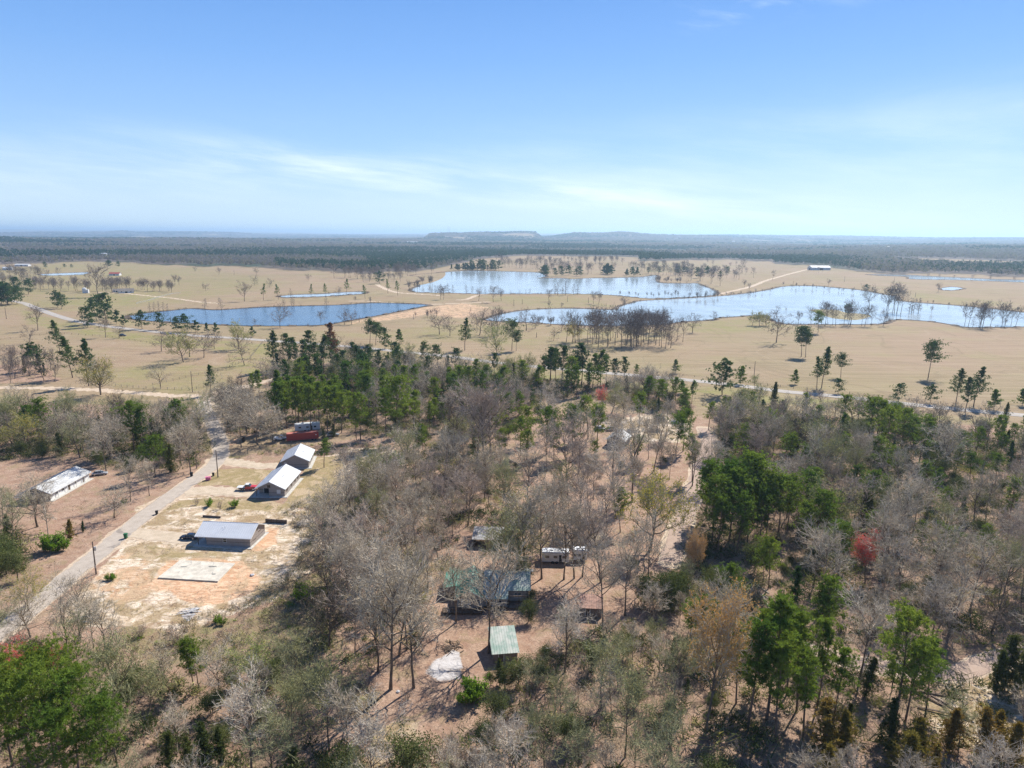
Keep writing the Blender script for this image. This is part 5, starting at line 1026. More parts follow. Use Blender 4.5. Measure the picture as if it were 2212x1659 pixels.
# ------------------------------------------------------------------ materials of built things
simple('concrete', (.50, .48, .43), .9, 0, .22, .9); simple('concrete_slab', (.56, .51, .42), .9, 0, .22, .6)
def roof_metal(name, col, col2, rough, spec=.5, amt=.6):
    t = NT(name); p = t.obj(); a = t.noise(t.mapping(p, (1, .25, 1)), 1.1, 5, .65); b = t.noise(p, .45, 4, .6)
    c = t.mix(t.math('MULTIPLY', t.ramp(t.math('ADD', t.math('MULTIPLY', a, .5), t.math('MULTIPLY', b, .5)), .38, .62), amt), col, col2); t.principled(c, rough, 0, spec); M[name] = t.m
roof_metal('white_metal', (.66, .67, .68), (.56, .57, .57), .38, .5, .5); roof_metal('old_white_metal', (.62, .62, .60), (.42, .41, .38), .6, .3, .9)
roof_metal('green_metal', (.04, .17, .12), (.15, .28, .21), .5, .4, .8); roof_metal('faded_green_metal', (.20, .29, .235), (.43, .44, .39), .55, .4, 1.0); roof_metal('grey_metal', (.40, .39, .37), (.27, .22, .18), .6, .3, .8)
def brick_mat(name, col, col2, mort, band=None):
    t = NT(name); p = t.obj(); g = t.n('ShaderNodeNewGeometry'); s = t.n('ShaderNodeSeparateXYZ'); t.l(p, s.inputs[0]); cb = t.n('ShaderNodeCombineXYZ'); t.l(t.math('ADD', s.outputs[0], s.outputs[1]), cb.inputs[0]); t.l(s.outputs[2], cb.inputs[1])
    b = t.n('ShaderNodeTexBrick'); t.l(cb.outputs[0], b.inputs['Vector']); b.inputs['Color1'].default_value = col+(1,); b.inputs['Color2'].default_value = col2+(1,); b.inputs['Mortar'].default_value = mort+(1,)
    b.inputs['Scale'].default_value = 1; b.inputs['Brick Width'].default_value = .30; b.inputs['Row Height'].default_value = .09; b.inputs['Mortar Size'].default_value = .012
    n = t.noise(p, 1.3, 4, .6); c = t.mix(t.ramp(n, .3, .7, 0, .35), b.outputs['Color'], mort); 
    if band: c = t.mix(t.math('MULTIPLY', t.ramp(s.outputs[2], band, band+.03), t.ramp(s.outputs[2], band+.14, band+.11)), c, (.10, .085, .08))
    t.principled(c, .9, 0, .2); M[name] = t.m
brick_mat('brick', (.22, .185, .17), (.29, .25, .225), (.36, .33, .30), 1.25)
def siding(name, col, step=.2, axis=2, dk=.7, wear=.3):
    t = NT(name); p = t.obj(); s = t.n('ShaderNodeSeparateXYZ'); t.l(p, s.inputs[0]); src = s.outputs[axis] if axis == 2 else t.math('ADD', s.outputs[0], s.outputs[1])
    f = t.math('FRACT', t.math('DIVIDE', src, step)); c = t.mix(t.ramp(f, .0, .12), tuple(x*dk for x in col), col); n = t.noise(p, 1.2, 5, .65); c = t.mix(t.ramp(n, .35, .75, 0, wear), c, tuple(x*.6 for x in col)); t.principled(c, .8, 0, .3); M[name] = t.m
siding('grey_siding', (.30, .29, .275)); siding('white_siding', (.72, .71, .68), .25, wear=.2); siding('weathered_boards', (.20, .165, .14), .22, 0); siding('red_container', (.36, .06, .045), .28, 0, .72, .35); siding('pale_barn', (.55, .56, .56), .4, 0, .85, .15); siding('trailer_siding', (.62, .62, .60), .3, 0, .8, .3)
simple('white_trim', (.70, .70, .68), .6, 0, .08); simple('dark_wood', (.12, .085, .06), .85, 0, .35, 2, bump=.3); simple('pole_wood', (.17, .13, .10), .9, 0, .3, 3, bump=.3); simple('lumber', (.13, .10, .085), .9, 0, .4, 2)
simple('dark_void', (.02, .02, .022), .8); simple('rubber', (.025, .025, .027), .8); simple('galvanised', (.45, .46, .47), .45, .6, .15); simple('rust_roof', (.34, .20, .15), .8, 0, .45, .8)
simple('pink_plastic', (.72, .20, .33), .5, 0, .1); simple('green_plastic', (.02, .14, .06), .5, 0, .1); simple('black_plastic', (.02, .02, .022), .5, 0, .1); simple('red_paint', (.50, .03, .04), .3, 0, .08, spec=.6); simple('white_paint', (.74, .75, .76), .3, 0, .06, spec=.6)
simple('blue_black_paint', (.015, .022, .045), .18, 0, .05, spec=.8); simple('silver_paint', (.42, .43, .44), .3, .3, .05, spec=.6); simple('chrome', (.6, .6, .62), .2, .9, .05); simple('lamp_red', (.4, .01, .01), .3); simple('fence_wood', (.33, .28, .22), .9, 0, .25, 2); simple('red_roof', (.42, .08, .06), .6, 0, .2); simple('shingle', (.20, .175, .155), .9, 0, .25, 1); simple('ash', (.55, .54, .53), .95, 0, .35, .8)
t = NT('window_glass'); b = t.principled((.02, .028, .035), .08, 0, .8); M['window_glass'] = t.m
t = NT('blind_glass'); b = t.principled((.55, .56, .57), .2, 0, .6); M['blind_glass'] = t.m

# ------------------------------------------------------------------ houses
def window(parent, side_, a, z0, w, h, off, pane='window_glass', muntins=(2, 2), frame='white_trim', t=.07, name='window'):
    """side_: 'x+','x-','y-','y+' wall plane at off; a = centre along the wall"""
    f = MB(); g = MB(); sgn = -1 if '-' in side_ else 1
    def bx(m, a0, a1, b0, b1, d0, d1):
        lo, hi = sorted((off+sgn*d0, off+sgn*d1))
        if side_[0] == 'x': m.box(lo, hi, a0, a1, b0, b1)
        else: m.box(a0, a1, lo, hi, b0, b1)
    x0, x1 = a-w/2, a+w/2; z1 = z0+h
    bx(f, x0-t, x0, z0-t, z1+t, .0, .07); bx(f, x1, x1+t, z0-t, z1+t, .0, .07); bx(f, x0, x1, z0-t, z0, .0, .09); bx(f, x0, x1, z1, z1+t, .0, .07)
    nx, ny = muntins
    for i in range(1, nx): c = x0+w*i/nx; bx(f, c-.025, c+.025, z0, z1, .012, .05)
    for i in range(1, ny): c = z0+h*i/ny; bx(f, x0, x1, c-.025, c+.025, .014, .048)
    bx(g, x0, x1, z0, z1, .003, .02)
    o = f.build(name, M[frame], parent); g.build('pane', M[pane], o); return o
def door(parent, side_, a, z0, w, h, off, mat='dark_void', frame='white_trim'):
    f = MB(); g = MB(); k = MB(); sgn = -1 if '-' in side_ else 1
    def bx(m, a0, a1, b0, b1, d0, d1):
        lo, hi = sorted((off+sgn*d0, off+sgn*d1))
        if side_[0] == 'x': m.box(lo, hi, a0, a1, b0, b1)
        else: m.box(a0, a1, lo, hi, b0, b1)
    bx(g, a-w/2, a+w/2, z0, z0+h, .003, .04); bx(f, a-w/2-.1, a-w/2, z0, z0+h+.1, .0, .06); bx(f, a+w/2, a+w/2+.1, z0, z0+h+.1, .0, .06); bx(f, a-w/2, a+w/2, z0+h, z0+h+.1, 0, .06); bx(k, a+w/2-.16, a+w/2-.1, z0+h*.45, z0+h*.48, .04, .09)
    o = g.build('door', M[mat], parent); f.build('door_frame', M[frame], o); k.build('handle', M['chrome'], o); return o
def gable_roof(parent, W, y0, y1, hw, hr, mat, over=.45, ribs=.6, th=.09, x0=None, trim='white_trim', cx=0.0, rib=True):
    m = MB(); s = (hr-hw)/(W/2); xe = W/2+over; ze = hr-s*xe
    for sg in (-1, 1):
        q = [(cx+sg*xe, y0, ze+th), (cx+sg*xe, y1, ze+th), (cx, y1, hr+th), (cx, y0, hr+th)]
        if sg > 0: m.slab(q, th)
        else: m.slab(q[::-1], th)
        if rib:
            n = int((y1-y0)/ribs); L = math.hypot(xe, hr-ze)
            for i in range(n+1):
                y = y0+.04+(y1-y0-.08)*i/n; a = math.atan2(hr-ze, xe)
                m.add([(cx+sg*xe, y-.025, ze+th-.002), (cx+sg*xe, y+.025, ze+th-.002), (cx, y+.025, hr+th-.002), (cx, y-.025, hr+th-.002), (cx+sg*xe, y-.025, ze+th+.045), (cx+sg*xe, y+.025, ze+th+.045), (cx, y+.025, hr+th+.045), (cx, y-.025, hr+th+.045)],
                      [(0, 3, 2, 1), (4, 5, 6, 7), (0, 1, 5, 4), (1, 2, 6, 5), (2, 3, 7, 6), (3, 0, 4, 7)])
    m.prism([(-.16+cx, hr+th-.06), (.16+cx, hr+th-.06), (.02+cx, hr+th+.07), (-.02+cx, hr+th+.07)], 'y', y0-.02, y1+.02)
    r = m.build('roof', M[mat], parent)
    f = MB()
    for sg in (-1, 1):
        f.box(min(cx+sg*xe, cx+sg*(xe+.03)), max(cx+sg*xe, cx+sg*(xe+.03)), y0+.03, y1-.03, ze-.10, ze+th-.02)
        for y in (y0-.03, y1):
            f.add([(cx+sg*xe, y, ze-.12), (cx+sg*xe, y+.03, ze-.12), (cx, y+.03, hr-.10), (cx, y, hr-.10), (cx+sg*xe, y, ze+th-.01), (cx+sg*xe, y+.03, ze+th-.01), (cx, y+.03, hr+th-.01), (cx, y, hr+th-.01)],
                  [(0, 3, 2, 1), (4, 5, 6, 7), (0, 1, 5, 4), (1, 2, 6, 5), (2, 3, 7, 6), (3, 0, 4, 7)])
    f.build('fascia', M[trim], r); return r
def brick_house(loc, rz, W, L, hw, hr, label, porch=+1, pd=3.0, pw=3.6, corner='front'):
    r = empty('brick_house', (loc[0], loc[1], .02), rz); tag(r, label, 'house', 'brick houses with white metal roofs')
    m = MB(); x0, x1 = -W/2, W/2
    # L-shaped plan: porch cut out of the (porch side, y=0) corner
    if porch > 0: plan = [(x0, 0), (x1-pw, 0), (x1-pw, pd), (x1, pd), (x1, L), (x0, L)]
    elif porch < 0: plan = [(x0+pw, 0), (x1, 0), (x1, L), (x0, L), (x0, pd), (x0+pw, pd)]
    else: plan = [(x0, 0), (x1, 0), (x1, L), (x0, L)]
    m.prism(plan, 'z', .16, hw)
    m.prism([(x0, hw), (x1, hw), (0, hr-.02)], 'y', .001, L-.001)
    m.build('wall', M['brick'], r)
    s = MB(); s.box(x0-.9, x1+1.0, -.9, L+.7, -.02, .15); s.build('slab', M['concrete'], r)
    rf = gable_roof(r, W, -.55, L+.45, hw, hr, 'white_metal')
    v = MB(); v.tube((W*.22, L*.45, hr-(hr-hw)*.44), (W*.22, L*.45, hr-(hr-hw)*.44+.55), .06); v.tube((W*.22, L*.40, hr-(hr-hw)*.44), (W*.22, L*.40, hr-(hr-hw)*.44+.40), .05); v.build('vent_pipe', M['galvanised'], rf)
    return r
# the lowest house: ridge runs across the picture
h1 = brick_house((-81.1, 176.6), math.radians(-95.2), 8.8, 14.2, 2.75, 4.75, 'brick house with ribbed white metal roof beside the dark blue car, lowest of the three', 1, 2.4, 3.4)
po = MB(); po.box(4.25, 4.39, .02, .16, .15, 2.75); po.build('porch_post', M['dark_wood'], h1)
door(h1, 'y-', 2.4, .17, 1.2, 2.1, 2.4) if False else door(h1, 'y-', 2.6, .17, 1.5, 2.1, 2.4)
window(h1, 'x+', 7.4, 1.15, .9, 1.1, 4.4, muntins=(1, 2)); window(h1, 'x-', 5, 1.1, 1.1, 1.1, -4.4); window(h1, 'x-', 10, 1.1, 1.1, 1.1, -4.4)
window(h1, 'y+', 0, 3.1, .7, .7, 14.2, muntins=(1, 1), frame='dark_wood'); c_ = MB(); c_.box(-2.2, -.4, 14.2, 14.25, 2.2, 2.4); c_.box(1.0, 2.6, 14.2, 14.22, 1.05, 1.20); c_.build('wall_trim', M['dark_wood'], h1)
h2 = brick_house((-74.3, 207.2), math.radians(.3), 8.8, 16.2, 2.75, 4.95, 'brick house with bright white metal roof and open corner porch beside the flatbed truck', -1, 2.8, 4.0)
po = MB(); po.box(-4.34, -4.18, .05, .21, .15, 2.75); po.build('porch_post', M['dark_wood'], h2)
window(h2, 'y-', -.35, 3.0, .8, .75, 0, muntins=(2, 2), frame='dark_wood'); window(h2, 'y-', 2.6, 1.15, .95, 1.05, 0, pane='blind_glass', muntins=(1, 2)); door(h2, 'y-', -1.9, .17, 2.0, 2.1, 2.8)
for y in (2.5, 7, 11, 14): window(h2, 'x+', y, 1.1, 1.0, 1.1, 4.4, muntins=(1, 2), frame='dark_wood')
for y in (6, 12): window(h2, 'x-', y, 1.1, 1.0, 1.1, -4.4, muntins=(1, 2))
h3 = brick_house((-74.7, 234.2), math.radians(7.5), 9.0, 12.6, 2.75, 5.0, 'brick house with white metal roof and windowless near gable, furthest of the three', 0)
window(h3, 'y-', -3.3, 1.3, .55, .9, 0, pane='blind_glass', muntins=(1, 1))
for y in (3, 6.5, 10): window(h3, 'x+', y, 1.1, 1.0, 1.1, 4.5, muntins=(1, 2), frame='dark_wood')
cl = MB(); cl.box(-3.6, -2.3, -.75, -.2, .16, .55); o = cl.build('storage_box', simple('blue_plastic', (.02, .12, .42), .5), None, .04); o.parent = None
o.location = (-74.7, 234.2, .02); o.rotation_euler = (0, 0, math.radians(7.5)); tag(o, 'small blue storage box against the near gable of the furthest brick house', 'box')
# bare slab
sl = [P(389.7, 1211.8), P(508.4, 1218.9), P(470.9, 1258), P(341, 1250)]
r = empty('concrete_slab', (0, 0, 0)); tag(r, 'bare rectangular concrete house slab on orange clay, nothing built on it yet', 'slab')
m = MB(); m.prism([(p[0], p[1]) for p in sl[::-1]], 'z', -.05, .32); m.build('slab', M['concrete_slab'], r, .02)
m = MB(); c0 = np.mean(sl, 0)
for dx, dy, h in ((-3, 3.2, .9), (-1, 3.6, .5), (2.6, 3.0, .55), (4.2, -1.5, .35), (-4, -1, .3)): m.tube((c0[0]+dx, c0[1]+dy, .32), (c0[0]+dx, c0[1]+dy, .32+h), .05)
m.build('pipe_stub', M['white_trim'], r)
st = simple('wet_stain', (.22, .21, .18), .6, 0, .4, 3)
m = MB()
for dx, dy, a, b in ((-4.2, 1.7, .8, .35), (2.7, 1.9, 1.0, .5), (4.6, -2.0, .5, .4)): m.prism([(c0[0]+dx+a*math.cos(t_)*(1+.2*math.sin(3*t_)), c0[1]+dy+b*math.sin(t_)*(1+.2*math.cos(2*t_))) for t_ in [k*.5236 for k in range(12)]], 'z', .319, .324)
m.build('stain', st, r)
# long white-roofed house at left
r = empty('long_house', (-143.4, 202.6, .02), math.radians(-1)); tag(r, 'long low house with whitish metal roof and dark boarded near gable at left', 'house')
m = MB(); m.box(-4.2, 4.2, 0, 19.5, .1, 2.5); m.build('wall', M['white_siding'], r); m = MB(); m.prism([(-4.2, 2.5), (4.2, 2.5), (0, 4.1)], 'y', 0, 19.5); m.box(-4.25, 4.22, -.06, -.003, .1, 2.5); m.build('gable_wall', M['weathered_boards'], r)
gable_roof(r, 8.4, -.5, 20, 2.5, 4.15, 'old_white_metal', .6)
m = MB(); m.box(-4.8, 5.4, -.6, 20, -.02, .1); m.build('slab', M['concrete'], r)
p_m = MB()
for y in (3, 7.5, 12, 16): p_m.box(4.6, 4.72, y, y+.12, .1, 2.3)
p_m.build('porch_post', M['white_trim'], r); door(r, 'x+', 9, .12, 1.0, 2.05, 4.2, 'dark_wood'); door(r, 'x+', 16.5, .12, 1.0, 2.05, 4.2, 'dark_wood')
for y in (3, 6, 12.5): window(r, 'x+', y, 1, 1.1, 1.1, 4.2)
m = MB(); m.slab([(-4.8, -3.4, 2.05), (1.8, -3.4, 2.05), (1.8, -.1, 2.75), (-4.8, -.1, 2.75)], .1); pr_ = m.build('porch_roof', M['shingle'], r)
m = MB(); [m.box(x, x+.12, -3.3, -3.18, 0, 2.1) for x in (-4.6, -1.5, 1.5)]; m.build('porch_post', M['dark_wood'], r)
m = MB(); m.slab([(2.0, -2.6, .5), (4.6, -2.6, .5), (4.6, -.1, 2.2), (2.0, -.1, 2.2)], .08); m.build('lean_to', M['lumber'], r)

# green-roofed house
r = empty('green_roofed_house', (-1.0, 139.9, 0)); tag(r, 'old house with faded green metal roofs and white paned gable window, behind a bare tree', 'house')
m = MB(); m.box(-10.6, -4.9, 0.8, 12, .4, 3.0); m.prism([(-10.6, 3.0), (-4.9, 3.0), (-7.75, 4.55)], 'y', .8, 12); m.box(-4.9, .3, 1.7, 13, .4, 2.6); m.box(.3, 5.0, 4.2, 13, .4, 3.0); m.box(-13.6, -10.6, 6.5, 13, .4, 2.5)
m.build('wall', M['grey_siding'], r)
gable_roof(r, 5.7, .3, 12.4, 3.0, 4.6, 'green_metal', .55, .45, cx=-7.75)
m = MB(); m.slab([(-5.0, .9, 2.55), (.5, .9, 2.55), (.5, 9.2, 4.9), (-5.0, 9.2, 4.9)], .08); m.slab([(.503, 3.4, 3.25), (5.5, 3.4, 3.25), (5.5, 9.2, 4.9), (.503, 9.2, 4.9)], .08); m.slab([(-5.0, 9.203, 4.9), (5.5, 9.203, 4.9), (5.5, 13.8, 3.0), (-5.0, 13.8, 3.0)], .08)
for i in range(24):
    x = -4.9+i*.45; y0, z0 = (.9, 2.55) if x < .45 else (3.4, 3.25)
    m.slab([(x, y0, z0+.04), (x+.05, y0, z0+.04), (x+.05, 9.2, 4.94), (x, 9.2, 4.94)], .05)
m.build('roof', M['faded_green_metal'], r)
m = MB(); m.slab([(-14.1, 6.0, 2.45), (-10.0, 6.0, 3.1), (-10.0, 13.6, 3.1), (-14.1, 13.6, 2.45)], .08); m.box(-13.4, -10.9, 13.61, 15.5, 2.6, 2.7); m.build('wing_roof', M['green_metal'], r)
m = MB(); m.slab([(.6, 14.2, 2.9), (3.4, 14.2, 2.9), (3.4, 12.2, 3.9), (.6, 12.2, 3.9)][::-1], .08); m.build('dormer', M['green_metal'], r)
m = MB(); m.tube((3.6, 11.2, 3.9), (3.6, 11.2, 5.4), .12); m.build('chimney', M['lumber'], r)
window(r, 'y-', -8.6, 1.2, 2.3, 1.5, .8, 'blind_glass', (6, 3), 'dark_wood', .1); window(r, 'y-', -6.0, 1.5, .7, .9, .8, muntins=(1, 2)); door(r, 'y-', -3.6, .45, 1.0, 2.0, 1.7, 'dark_wood'); window(r, 'y-', -1.5, 1.3, 1.1, 1.0, 1.7); window(r, 'y-', 2.6, 1.3, 1.4, 1.0, 4.2)
m = MB()
for x in (.6, 2.8, 5.0): m.box(x, x+.12, 2.0, 2.12, 0, 2.6)
m.box(.5, 5.2, 1.95, 2.15, 2.6, 2.75); m.build('porch_post', M['dark_wood'], r)
m = MB(); m.box(-13.6, -5.0, -1.4, .75, .45, .6); m.box(-13.6, 5.2, 1.0, 1.2, 0, .4)
for x in (-13.5, -11.4, -9.3, -7.2, -5.2): m.box(x, x+.1, -1.4, -1.3, 0, 1.5)
m.box(-13.6, -5.0, -1.39, -1.31, 1.42, 1.52); m.box(-13.6, -5.0, -1.39, -1.31, .95, 1.02); m.build('deck', M['dark_wood'], r)
m = MB(); m.tube((-13.2, -1.0, 2.5), (-12.2, -1.6, .6), .03); m.tube((-12.6, -.8, 2.4), (-11.9, -1.6, .6), .03); m.build('leaning_pole', M['white_trim'], r)

def small_shed(name, label, loc, rz, W, D, h0, h1, roofm, wallm, cat='shed', group=None, open_front=False, over=.35, ribs=True):
    """mono-pitch: eave h0 at y=0, h1 at y=D"""
    r = empty(name, (loc[0], loc[1], 0), rz); tag(r, label, cat, group); m = MB()
    if open_front:
        m.box(-W/2, -W/2+.1, 0, D, 0, h0-.1); m.box(W/2-.1, W/2, 0, D, 0, h0-.1); m.box(-W/2+.1, W/2-.1, D-.1, D-.002, 0, h0-.1)
    else: m.prism([(0, 0), (D, 0), (D, h1-.05), (0, h0-.05)], 'x', -W/2, W/2)
    m.build('wall', M[wallm], r); m = MB(); s = (h1-h0)/D
    m.slab([(-W/2-over, -over, h0-s*over+.06), (W/2+over, -over, h0-s*over+.06), (W/2+over, D+over, h1+s*over+.06), (-W/2-over, D+over, h1+s*over+.06)], .07)
    if ribs:
        for i in range(int(W/.5)+1):
            x = -W/2-over+.1+i*.5; m.slab([(x, -over, h0-s*over+.10), (x+.05, -over, h0-s*over+.10), (x+.05, D+over, h1+s*over+.10), (x, D+over, h1+s*over+.10)], .05)
    m.build('roof', M[roofm], r)
    if open_front:
        m = MB(); [m.box(x, x+.12, .02, .14, 0, h0-.05) for x in (-W/2+.2, 0, W/2-.3)]; m.build('post', M['dark_wood'], r)
    else: door(r, 'y-', -W*.18, .05, .9, min(2.0, h0-.25), 0, 'dark_wood')
    return r
s1 = P(1092, 1432); sh = small_shed('garden_shed', 'shed with faded green metal roof beside the green thicket, in front of the green-roofed house', (s1[0], s1[1]), math.radians(8), 4.6, 6.8, 2.2, 3.4, 'faded_green_metal', 'weathered_boards')
window(sh, 'x-', 3.0, .9, .9, .8, -2.3)
s2 = P(1053, 1182); small_shed('carport', 'open grey-roofed carport behind the green-roofed house', (s2[0], s2[1]), math.radians(-3), 7.5, 6.0, 2.2, 2.9, 'grey_metal', 'weathered_boards', 'carport', open_front=True)
s3 = P(1277, 1334); small_shed('brown_shed', 'small shed with rusty brown roof under bare trees', (s3[0], s3[1]), math.radians(-6), 4.4, 4.2, 2.3, 2.9, 'rust_roof', 'weathered_boards')
s4 = P(1329, 966); r = empty('cabin', (s4[0], s4[1], 0), math.radians(-24)); tag(r, 'small grey cabin with pale roof among the bare trees left of the paved lane', 'cabin')
m = MB(); m.box(-3.4, 3.4, 0, 9, 0, 3.0); m.prism([(-3.4, 3.0), (3.4, 3.0), (0, 4.8)], 'y', 0, 9); m.build('wall', M['grey_siding'], r); gable_roof(r, 6.8, -.5, 9.5, 3.0, 4.85, 'old_white_metal', .5); door(r, 'y-', -1, .05, 1, 2, 0, 'dark_wood'); window(r, 'y-', 1.6, 1.1, 1.1, 1.0, 0); window(r, 'x-', 4, 1.1, 1.1, 1.0, -3.4)

def trailer_home(label, loc, rz, W, L, h, group=None):
    r = empty('trailer_home', (loc[0], loc[1], 0), rz); tag(r, label, 'trailer', group); m = MB(); m.prism([(-W/2, .5), (W/2, .5), (W/2, h-.15), (W/2-.25, h), (-W/2+.25, h), (-W/2, h-.15)], 'y', 0, L); m.build('body', M['trailer_siding'], r, .04)
    m = MB(); m.box(-W/2+.2, W/2-.2, .15, L-.15, h+.004, h+.06); m.box(-.4, .4, L*.3, L*.3+.8, h+.06, h+.28); m.box(-.4, .4, L*.7, L*.7+.8, h+.06, h+.28); m.build('roof', M['white_metal'], r)
    for y in (L*.2, L*.5, L*.8): window(r, 'x+', y, 1.5, 1.0, .7, W/2, muntins=(1, 1)); window(r, 'x-', y, 1.5, 1.0, .7, -W/2, muntins=(1, 1))
    door(r, 'x+', L*.62+.4, .6, .7, 1.8, W/2)
    for y in (L*.4, L*.55):
        for sx in (-1, 1):
            w = MB(); w.tube((sx*(W/2-.22), y, .36), (sx*(W/2+.02), y, .36), .36, n=14); w.build('wheel', M['rubber'], r)
    m = MB(); m.box(-.08, .08, -1.2, .02, .45, .55); m.build('hitch', M['galvanised'], r); return r
t1 = P(1170, 1212); trailer_home('long white trailer home behind the green-roofed house, left of a shorter one', (t1[0], t1[1]), math.radians(-92), 2.7, 6.8, 3.0, 'trailers behind the green-roofed house')
t2 = P(1237, 1209); trailer_home('short white trailer with tall grey side, right of the long white trailer', (t2[0], t2[1]), math.radians(-90), 2.5, 3.4, 3.1, 'trailers behind the green-roofed house')
t3 = P(630, 937); trailer_home('cream travel trailer parked behind the red container under pines', (t3[0]+.3, t3[1]+3.4), math.radians(-72), 2.6, 10.0, 3.2)
# red box trailer and white truck in front of it
a = P(619.6, 955.6); b = P(688.8, 949.9); dv = (b-a)[:2]; ang = math.atan2(dv[1], dv[0]); Lc = float(np.linalg.norm(dv))
r = empty('red_container', (a[0], a[1], 0), ang); tag(r, 'long red ribbed cargo container trailer parked under the pines', 'container'); m = MB(); m.box(0, Lc, 0, 2.6, .65, 3.2); m.build('body', M['red_container'], r, .02); m = MB(); m.box(.05, Lc-.05, .05, 2.55, 3.203, 3.26); m.build('roof', simple('faded_red', (.48, .16, .12), .7, 0, .25, .5), r)
m = MB(); [m.box(x, x+.12, -.02, 0-.001, .6, 3.25) for x in (0, Lc-.12)]; m.box(0, Lc, -.03, 0-.001, .55, .68); m.box(Lc-1.3, Lc-.7, -.012, -.002, 2.0, 2.4); m.build('frame', simple('frame_red', (.40, .10, .08), .6), r); m = MB(); m.box(Lc-1.25, Lc-.75, -.02, -.013, 2.05, 2.35); m.build('plate', M['white_trim'], r)
for x in (Lc-2.4, Lc-1.2):
    for y in (.15, 2.15): w = MB(); w.tube((x, y, .48), (x, y+.3, .48), .48, n=16); w.build('wheel', M['rubber'], r)
m = MB(); m.box(1.6, 1.75, .3, .45, 0, .65); m.box(1.6, 1.75, 2.1, 2.25, 0, .65); m.build('landing_leg', M['galvanised'], r)

# ------------------------------------------------------------------ vehicles (x forward)
def wheels(r, xs, ys, rad, w=.24):
    for x in xs:
        for y in ys:
            m = MB(); m.tube((x, y-w/2, rad), (x, y+w/2, rad), rad, n=18); o = m.build('wheel', M['rubber'], r, .02)
            m = MB(); m.tube((x, y-w/2-.01, rad), (x, y+w/2+.01, rad), rad*.58, n=12); m.build('rim', M['chrome'], o)
def car(name, label, loc, rz, paint, L=4.75, W=1.85, suv=False, group=None, cat='car'):
    r = empty(name, (loc[0], loc[1], loc[2] if len(loc) > 2 else .05), rz); tag(r, label, cat, group)
    hl = L/2; b = .28; dk = .92 if not suv else 1.05; top = 1.44 if not suv else 1.75
    # lower body: lofted cross sections so that nose, bonnet, boot and tumblehome read
    xs = [-hl, -hl+.12, -hl+.9, -.9, 0, .95, hl-.75, hl-.15, hl]; hw = [.70, .86, .92, .925, .925, .92, .88, .78, .62]; zt = [.72, .86, .95, .95, .93, .92, .80, .68, .52]
    if suv: zt = [z+.13 for z in zt]
    V = []; F = []; n = 8
    for x, h, z in zip(xs, hw, zt):
        h *= W/1.85; V += [(x, -h*.9, b), (x, -h, b+.18), (x, -h, z-.14), (x, -h*.86, z), (x, h*.86, z), (x, h, z-.14), (x, h, b+.18), (x, h*.9, b)]
    for i in range(len(xs)-1):
        for j in range(n): F.append((i*n+j, i*n+(j+1) % n, (i+1)*n+(j+1) % n, (i+1)*n+j))
    F += [tuple(range(n)), tuple(range((len(xs)-1)*n+n-1, (len(xs)-1)*n-1, -1))]
    m = MB(); m.add(V, F); m.build('body', M[paint], r, .03, True)
    x0, x1, x2, x3 = (-1.85, -1.15, .15, 1.05) if not suv else (-2.1, -1.85, .25, 1.0)
    m = MB(); zb = .93 if not suv else 1.05; m.add([(x0, -.78, zb), (x1, -.64, top-.02), (x2, -.64, top-.02), (x3, -.76, zb-.02), (x0, .78, zb), (x1, .64, top-.02), (x2, .64, top-.02), (x3, .76, zb-.02)], [(0, 1, 2, 3)[::-1], (4, 5, 6, 7), (0, 4, 5, 1)[::-1], (2, 6, 7, 3)[::-1], (0, 3, 7, 4)]); m.build('window', M['window_glass'], r, .03)
    m = MB(); m.box(x1-.05, x2+.08, -.63, .63, top-.03, top+.02); [m.add([(xa-.05, s*.80, zb), (xa+.05, s*.80, zb), (xb+.05, s*.655, top), (xb-.05, s*.655, top), (xa-.05, s*.74, zb), (xa+.05, s*.74, zb), (xb+.05, s*.60, top), (xb-.05, s*.60, top)], [(0, 1, 2, 3), (7, 6, 5, 4), (0, 4, 5, 1), (1, 5, 6, 2), (2, 6, 7, 3), (3, 7, 4, 0)]) for s in (-1, 1) for xa, xb in ((x0, x1), (x3, x2), (-.35, -.35))]; m.build('cabin_roof', M[paint], r, .02)
    wheels(r, (-hl+.95, hl-.92), (-W/2+.13, W/2-.13), .33)
    for s in (-1, 1):
        m = MB(); m.box(hl-.22, hl-.02, min(s*.42, s*.68), max(s*.42, s*.68), .52 if not suv else .65, .64 if not suv else .8); m.build('headlight', M['blind_glass'], r); m = MB(); m.box(-hl-.01, -hl+.08, min(s*.42, s*.70), max(s*.42, s*.70), .62, .78); m.build('tail_light', M['lamp_red'], r); m = MB(); m.box(x3-.35, x3-.2, min(s*.88, s*1.04), max(s*.88, s*1.04), zb, zb+.14); m.build('mirror', M[paint], r)
    return r
